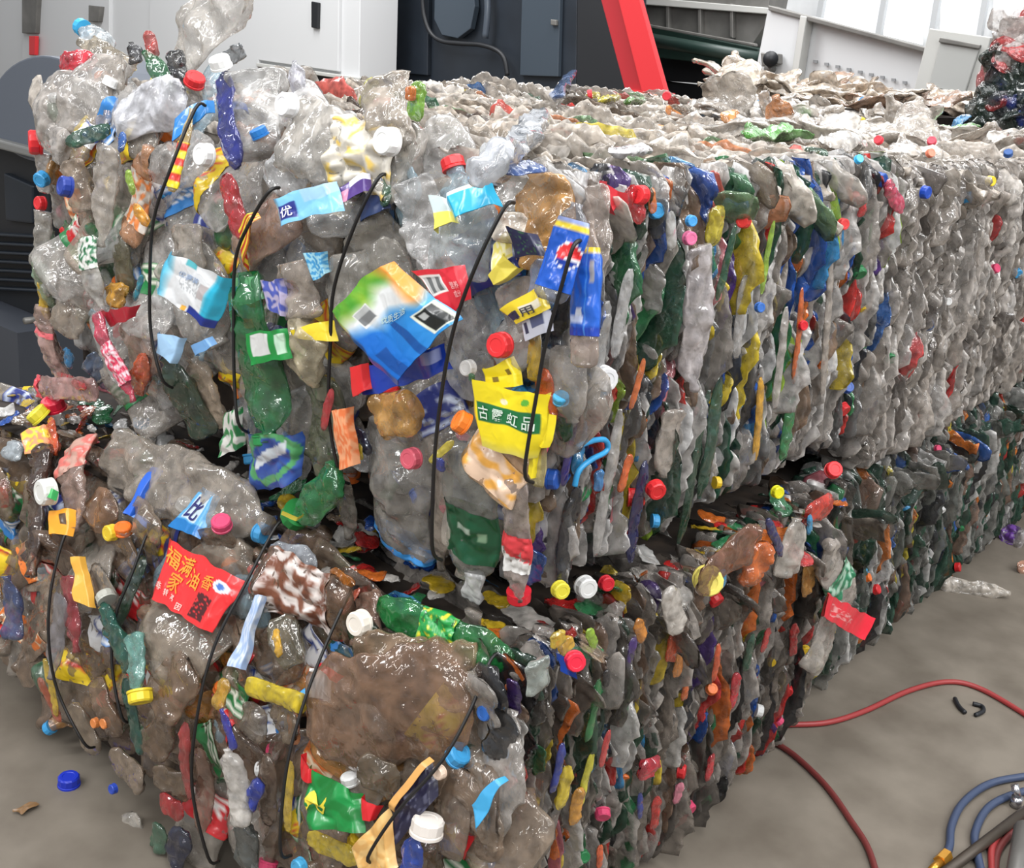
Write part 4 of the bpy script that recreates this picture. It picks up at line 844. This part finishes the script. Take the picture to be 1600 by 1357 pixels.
# ------------------------------------------------------------------ setting
fl = mat('concrete_floor', (124, 116, 105), rough=.6, spec=.35, noise_mix=.7, nscale=7.5, col2=(88, 80, 70), bump=.05, bscale=30)
V, Fc = boxvf(-3, 13, -6, 14, -.05, 0); struct(link('floor', mesh('floor', V, Fc, fl, smooth=False)))
wl = mat('white_wall', (214, 215, 216), rough=.6, noise_mix=.2, nscale=3)
V, Fc = boxvf(13.0, 13.1, -6, 14, 0, 7); struct(link('wall_back', mesh('wall_back', V, Fc, wl, smooth=False)))
V, Fc = boxvf(-3, 13, 14, 14.1, 0, 7); struct(link('wall_left', mesh('wall_left', V, Fc, wl, smooth=False)))
BG = 1.4
def bgp(px, py, X): return on_plane(px, py, 0, X * BG)
def plate(name, poly, X, th, mt, parent=None, **k):
    X = X * BG; th = th * (BG if th < .2 else 1)
    P = [on_plane(px, py, 0, X) for px, py in poly]; n = len(P)
    V = P + [p + Vector((th, 0, 0)) for p in P]; Fc = [tuple(range(n)), tuple(range(n, 2 * n))[::-1]] + [(i, i + n, (i + 1) % n + n, (i + 1) % n) for i in range(n)]
    o = link(name, mesh(name, V, Fc, mt, smooth=False), parent, **k)
    if th > .02:
        bv = o.modifiers.new('edge', 'BEVEL'); bv.width = min(.006, th * .2); bv.segments = 2; bv.limit_method = 'ANGLE'
    return o
white = mat('painted_white', (206, 207, 208), rough=.45); offw = mat('painted_offwhite', (188, 188, 184), rough=.5)
dark = mat('machine_dark', (36, 43, 52), rough=.4, noise_mix=.3, nscale=4); dark2 = mat('machine_black', (26, 28, 32), rough=.5)
steel = mat('worn_steel', (128, 126, 122), rough=.45, metal=.3, noise_mix=.35, nscale=5); redp = mat('red_paint', (218, 52, 58), rough=.4)
green = mat('dark_green_paint', (32, 52, 46), rough=.4); glass = mat('bright_window', (245, 248, 250), rough=.3, emis=1.1); rub = mat('grey_rubber', (92, 98, 108), rough=.45)
# windows and their posts on the back wall
wf = mat('window_post', (176, 178, 180), rough=.5)
for i, (a, b2) in enumerate([(1010, 1195), (1290, 1375), (1390, 1450), (1478, 1525), (1560, 1700)]):
    struct(plate(f'window_{i+1}', [(a, -200), (b2, -200), (b2 - 10, 70), (a - 10, 55)], 9.2, .03, glass))
for i, a in enumerate([1285, 1382, 1465, 1540]):
    struct(plate(f'trim_{i+1}', [(a + 14, -120), (a + 24, -120), (a - 8, 60), (a - 16, 60)], 9.1, .06, wf))
# white cabinet
cab = root('control_cabinet', 'tall white steel cabinet behind the bales at the upper left', 'cabinet', bgp(300, 400, 4.5) * 1.0)
cab.location.z = 0
plate('body', [(-200, -300), (567, -300), (561, 124), (402, 101), (400, 190), (-200, 150)], 4.5, .4, white, cab)
bot = [(bgp(-200, 16, 4.52)), (bgp(561, 124, 4.52))]
ys_ = sorted([bot[0].y, bot[1].y]); V, Fc = boxvf(4.56 * BG, 4.56 * BG + .3, ys_[0] + .02, ys_[1], 0, min(bot[0].z, bot[1].z) + .02); link('plinth', mesh('plinth', V, Fc, dark2, smooth=False), cab)
plate('door', [(235, -300), (532, -300), (528, 112), (404, 94), (402, 150), (233, 128)], 4.475, .03, white, cab); plate('door', [(40, -300), (172, -300), (170, 140), (34, 120)], 4.475, .03, white, cab)
hd = plate('handle', [(486, 2), (497, 4), (496, 45), (486, 43)], 4.455, .02, dark2, cab)
plate('bottom_rail', [(400, 98), (560, 121), (560, 127), (400, 104)], 4.46, .05, offw, cab)
for (x0, y0, x1, y1) in [(34, -10, 58, 52), (138, 8, 156, 34)]:
    plate('latch', [(x0, y0), (x1, y0 + 2), (x1 - 3, y1), (x0, y1)], 4.44, .04, steel, cab)
plate('lever', [(45, 56), (55, 56), (54, 86), (45, 86)], 4.43, .03, redp, cab, label='red lever')
# dark baler machine
mc = root('baling_machine', 'large dark blue-grey baling machine behind the bales', 'machine', (6.7, 4.8, 0))
plate('housing', [(567, -300), (905, -300), (900, 150), (561, 140)], 4.95, .9, dark, mc)
def foot(x0, x1, X, zt, mt, par, name='base'):
    a, b_ = bgp(x0, 130, X).y, bgp(x1, 130, X).y; V, Fc = boxvf(X * BG + .03, X * BG + .8, min(a, b_), max(a, b_), 0, zt); link(name, mesh(name, V, Fc, mt, smooth=False), par)
foot(567, 900, 4.95, .8, dark2, mc)
plate('panel', [(585, -200), (672, -200), (668, 118), (583, 110)], 4.92, .03, dark, mc); plate('panel', [(820, -200), (880, -200), (872, 120), (812, 118)], 4.92, .03, mat('machine_mid', (58, 68, 78), rough=.4), mc)
plate('recess', [(905, -300), (960, -300), (1010, 150), (900, 150)], 4.95, .04, dark2, mc)
ring = [bgp(x, y, 4.88) for x, y in [(660, -20), (662, 20), (672, 50), (690, 64), (720, 68), (750, 70), (775, 78), (788, 92), (793, 118)]]
V, Fc = tube(spline(ring, 5), .017, 8); link('hydraulic_hose', mesh('hydraulic_hose', V, Fc, dark2), mc)
ring = [bgp(x, y, 4.89) for x, y in [(757, -40), (762, 10), (758, 60)]]
V, Fc = tube(spline(ring, 5), .025, 8); link('hydraulic_pipe', mesh('hydraulic_pipe', V, Fc, mat('pipe', (70, 78, 88), rough=.3)), mc)
o = plate('gauge_cover', [(680, -60), (735, -60), (742, 10), (735, 45), (715, 60), (690, 55), (678, 30)], 4.90, .04, mat('machine_mid', (58, 68, 78)), mc)
for q in [(598, 40), (604, 60), (860, 30)]:
    plate('bolt', [(q[0], q[1]), (q[0] + 9, q[1] + 1), (q[0] + 9, q[1] + 10), (q[0], q[1] + 9)], 4.90, .02, steel, mc)
# red beam
bm = root('steel_beam', 'bright red slanting steel beam of the machine', 'beam', bgp(1020, 150, 4.3))
plate('face', [(940, -100), (972, -100), (1042, 150), (1004, 150)], 4.2, .03, redp, bm)
plate('flange', [(912, -100), (944, -100), (1008, 152), (976, 140)], 4.24, .03, mat('darker_red', (176, 40, 48), rough=.45), bm)  # flange drawn in a darker red than the face
a = bgp(1015, 148, 4.3); V, Fc = boxvf(4.22 * BG, 4.4 * BG, a.y - .09, a.y + .09, 0, a.z + .02); link('foot', mesh('foot', V, Fc, redp, smooth=False), bm)
# conveyor
cv = root('belt_conveyor', 'conveyor with grey hopper above and dark green side frame behind the red beam', 'conveyor', (8.4, 4.4, 0))
plate('hopper', [(990, -200), (1240, -200), (1195, 40), (1170, 78), (1000, 38)], 5.9, .3, steel, cv)
plate('hopper_rim', [(990, -6), (1200, 12), (1198, 22), (990, 6)], 5.85, .05, offw, cv)
for a in (1040, 1090, 1140):
    plate('stiffener', [(a, 5), (a + 5, 6), (a + 5, 60), (a, 58)], 5.86, .04, steel, cv)
plate('side_frame', [(1000, 38), (1185, 76), (1180, 108), (1010, 88)], 5.8, .4, green, cv)
V, Fc = tube([bgp(1005, 60, 5.72), bgp(1185, 92, 5.72)], .05, 14); link('roller', mesh('roller', V, Fc, green), cv)
plate('edge_strip', [(1003, 36), (1180, 68), (1180, 73), (1003, 41)], 5.75, .03, steel, cv)
plate('underside', [(1008, 86), (1200, 104), (1240, 140), (1015, 125)], 6.0, .4, dark2, cv)
V, Fc = boxvf(6.05 * BG, 6.2 * BG, 3.8, 5.6, 0, .95); link('stand', mesh('stand', V, Fc, dark2, smooth=False), cv)
# white conveyor side
wc = root('conveyor_trough', 'long white sheet steel conveyor trough with a row of bolt holes', 'conveyor', (7.8, 2.8, 0))
plate('end_plate', [(1200, 12), (1255, 24), (1240, 128), (1178, 122)], 5.3, .4, white, wc)
plate('side_panel', [(1255, 26), (1460, 84), (1440, 190), (1236, 130)], 5.36, .35, white, wc)
plate('top_rail', [(1200, 8), (1460, 78), (1458, 86), (1200, 16)], 5.28, .1, steel, wc)
plate('corner_post', [(1250, 24), (1260, 26), (1244, 130), (1234, 128)], 5.27, .08, offw, wc)
for i in range(10):
    t = i / 9; x, y = 1256 + 157 * t, 92 + 37 * t
    plate('bolt_hole', [(x - 3, y - 2.5), (x + 3, y - 2), (x + 3, y + 2.5), (x - 3, y + 2)], 5.34, .012, mat('grey_hole', (140, 142, 144)), wc)
V, Fc = tube([bgp(1204, 92, 5.12), bgp(1204, 92, 5.3)], .05, 14); link('shaft_end', mesh('shaft_end', V, Fc, dark2), wc)
V, Fc = tube([bgp(1203, 108, 5.2), bgp(1203, 108, 5.3)], .04, 14); link('shaft_end', mesh('shaft_end', V, Fc, steel), wc)
plate('bracket', [(1188, 82), (1216, 84), (1216, 100), (1190, 104)], 5.24, .05, steel, wc)
V, Fc = boxvf(5.4 * BG, 5.55 * BG, 1.8, 3.0, 0, .85); link('stand', mesh('stand', V, Fc, offw, smooth=False), wc)
# leaning grey panel
pn = root('door_panel', 'pale grey framed door panel leaning beside the white trough', 'panel', bgp(1480, 250, 4.7)); pn.location.z = 0
plate('panel', [(1452, 44), (1548, 58), (1510, 220), (1415, 190)], 4.7, .05, offw, pn)
plate('inset', [(1468, 66), (1530, 76), (1506, 150), (1450, 138)], 4.685, .02, mat('panel_grey', (170, 171, 168), rough=.5), pn); plate('inset', [(1449, 144), (1504, 156), (1490, 200), (1436, 186)], 4.685, .02, mat('panel_grey', (170, 171, 168)), pn)
plate('crossbar', [(1468, 58), (1532, 70), (1530, 77), (1466, 66)], 4.67, .02, steel, pn); plate('crossbar', [(1450, 134), (1507, 146), (1506, 150), (1449, 138)], 4.67, .02, steel, pn)
a, b_ = bgp(1510, 220, 4.7), bgp(1415, 190, 4.7); V, Fc = boxvf(4.72 * BG, 4.76 * BG, min(a.y, b_.y), max(a.y, b_.y), 0, max(a.z, b_.z)); link('lower_frame', mesh('lower_frame', V, Fc, offw, smooth=False), pn)
# dark machine at the left edge
lm = root('motor_unit', 'grey rounded motor housing on a dark louvered base at the left edge', 'machine', (2.2, 3.3, 0))
X0 = 1.8; BG = 1.0
def circ(cx_, cy_, r, X, th, mt, par, name):
    return plate(name, [(cx_ + r * math.cos(a), cy_ + r * math.sin(a) * 1.02) for a in [math.pi * 2 * k / 40 for k in range(40)]], X, th, mt, par)
circ(66, 170, 82, X0, .35, rub, lm, 'motor_housing')
plate('front_panel', [(-90, 215), (75, 232), (75, 500), (-90, 490)], X0 + .05, .3, dark2, lm)
plate('top_rail', [(-90, 196), (62, 236), (62, 250), (-90, 210)], X0 - .03, .12, mat('rail_grey', (120, 120, 118), rough=.5), lm)
for k in range(7):
    y = 360 + k * 14; plate('louver', [(-90, y), (60, y + 8), (60, y + 13), (-90, y + 5)], X0 + .02, .05, dark, lm)
plate('panel', [(5, 270), (50, 290), (50, 350), (8, 345)], X0 + .03, .03, dark, lm)
ya, yb = on_plane(75, 500, 0, X0).y, on_plane(-90, 500, 0, X0).y
V, Fc = boxvf(X0 - .1, X0 + .5, ya, yb + .3, 0, on_plane(30, 495, 0, X0).z); link('base_box', mesh('base_box', V, Fc, mat('slate_steel', (62, 66, 74), rough=.5), smooth=False), lm)
cp = on_plane(38, 502, 0, X0 - .12); V, Fc = tube([cp, cp + Vector((.04, 0, 0))], .01, 10); link('bolt', mesh('bolt', V, Fc, steel), lm)

# ------------------------------------------------------------------ things on the floor
def floorpath(pts, r): return [on_plane(x, y, 2, r) for x, y in pts]
def hose(name, pts, r, mt, label):
    V, Fc = tube(spline(floorpath(pts, r), 8), r, 10); return tag(link(name, mesh(name, V, Fc, mt)), label, 'hose')
rh = mat('red_hose', (150, 52, 52), rough=.45); rh2 = mat('dark_red_hose', (104, 42, 40), rough=.5); bh = mat('blue_hose', (58, 70, 96), rough=.45)
hose('air_hose', [(1194, 1134), (1220, 1133), (1290, 1130), (1350, 1112), (1420, 1080), (1480, 1066), (1530, 1076), (1600, 1116), (1660, 1160)], .0055, rh, 'red hose running out from under the bale towards the right edge')
hose('air_hose', [(1186, 1146), (1200, 1155), (1240, 1180), (1290, 1228), (1330, 1284), (1358, 1330), (1378, 1400)], .0055, rh2, 'dark red hose curving down to the bottom edge')
hose('air_hose', [(1680, 1205), (1600, 1214), (1545, 1226), (1505, 1255), (1487, 1290), (1484, 1320), (1478, 1338)], .0068, bh, 'outer blue hose loop with brass fitting in the right corner')
hose('air_hose', [(1660, 1225), (1590, 1240), (1545, 1262), (1524, 1300), (1526, 1330), (1538, 1380)], .0068, bh, 'inner blue hose loop beside the chrome fitting')
hose('air_hose', [(1640, 1262), (1585, 1282), (1553, 1318), (1550, 1357), (1556, 1420)], .006, rh, 'red hose coil inside the blue loops')
hose('air_hose', [(1650, 1272), (1600, 1290), (1572, 1312), (1556, 1345), (1560, 1420)], .006, rh2, 'dark red hose coil nested in the red one')
V, Fc = tube([on_plane(1610, 1262, 2, .014), on_plane(1450, 1385, 2, .014)], .009, 10); tag(link('metal_rod', mesh('metal_rod', V, Fc, mat('dark_rod', (74, 66, 58), rough=.5, metal=.4))), 'dark metal rod lying across the hose loops', 'rod')
V, Fc = tube([on_plane(1600, 1295, 2, .03), on_plane(1580, 1420, 2, .03)], .016, 10); tag(link('metal_post', mesh('metal_post', V, Fc, steel)), 'worn steel bar at the bottom right corner', 'bar')
brass = mat('brass', (206, 150, 60), rough=.3, metal=.7); chrome = mat('chrome', (200, 200, 205), rough=.2, metal=.9)
ft = root('hose_fitting', 'brass hose fitting on the end of the blue hose', 'fitting', on_plane(1470, 1345, 2, 0))
a, b_ = on_plane(1479, 1336, 2, .0095), on_plane(1455, 1362, 2, .0095)
V, Fc = tube([a, a.lerp(b_, .45)], .011, 6); link('hex_nut', mesh('hex_nut', V, Fc, brass, smooth=False), ft); V, Fc = tube([a.lerp(b_, .45), b_], .007, 12); link('nozzle', mesh('nozzle', V, Fc, brass), ft)
cf = root('hose_coupling', 'chrome coupling standing at the right edge above the red coil', 'fitting', on_plane(1590, 1250, 2, 0))
a = on_plane(1590, 1246, 2, .02); V, Fc = tube([a - Vector((0, 0, .018)), a], .010, 12); link('collar', mesh('collar', V, Fc, chrome), cf); V, Fc = tube([a, a + Vector((.0, .01, .02))], .007, 12); link('plug', mesh('plug', V, Fc, chrome), cf)
def floor_cap(px, py, dpx, col, label):
    p = on_plane(px, py, 2, 0); s = dpx * depth(p) / F / .029; o = link('bottle_cap', CAP, None, p, frame((0, 0, 1), (1, 0, 0)) * s, (*lin(col), 1)); return tag(o, label, 'cap')
floor_cap(108, 1227, 33, (30, 52, 180), 'blue bottle cap lying on the floor left of the bales')
def floorthing(base, neck, wpx, col, al, label, cat, name, **k):
    p = on_plane(*base, 2, .0); r = bpy.data.objects.new(name, None); C.objects.link(r); r.location = p; r['is_root'] = 1; tag(r, label, cat)
    zz = k.pop('z', .016); bottle(None, base, neck, wpx, col, al, parent=r, plane=(2, zz), name='body', **k); return r
floorthing((1470, 912), (1578, 928), 26, (214, 204, 190), .9, 'flattened pale bottle lying on the floor beside the second bale', 'bottle', 'loose_bottle', th=.5, sh='slim')
floorthing((1600, 846), (1556, 830), 34, (214, 206, 206), .85, 'small bottle with purple label on the floor at the right', 'bottle', 'loose_bottle', th=.7, sh='std', lab=(.3, .85, lambda u, v: (100, 60, 140)), z=.02)
floorthing((1590, 890), (1625, 880), 24, (206, 150, 120), .95, 'orange-pink scrap on the floor at the right edge', 'scrap', 'plastic_scrap', th=.4, sh='bag', z=.01)
def flatsheet(name, quad, col, label, cat):
    P = [on_plane(*q, 2, .004) for q in quad]; V, Fc, K = [], [], []
    for j in range(9):
        for i in range(13):
            s, t = i / 12, j / 8; p = P[0] * (1 - s) * (1 - t) + P[1] * s * (1 - t) + P[2] * s * t + P[3] * (1 - s) * t
            p = p + Vector((noise.noise(p * 90) * .004, noise.noise(p * 90 + Vector((3, 3, 3))) * .004, abs(noise.noise(p * 50)) * .008)); V.append(p); K.append(lin(col))
    for j in range(8):
        for i in range(12): a = j * 13 + i; Fc.append((a, a + 1, a + 14, a + 13))
    return tag(link(name, mesh(name, V, Fc, LABEL, K)), label, cat)
flatsheet('dry_leaf', [(18, 1268), (48, 1254), (64, 1258), (34, 1274)], (126, 96, 64), 'brown flat leaf-like scrap on the floor at the lower left', 'leaf')
db = root('wire_clip', 'small dark bent clip lying on the floor between the hoses', 'clip', on_plane(1510, 1105, 2, 0))
for pts in [[(1492, 1092), (1498, 1104), (1508, 1114)], [(1520, 1100), (1534, 1104), (1536, 1112), (1524, 1118)]]:
    V, Fc = tube(spline(floorpath(pts, .005), 5), .0045, 8); link('bent_wire', mesh('bent_wire', V, Fc, dark2), db)
for o in bpy.data.objects:
    if 'is_root' in o: del o['is_root']
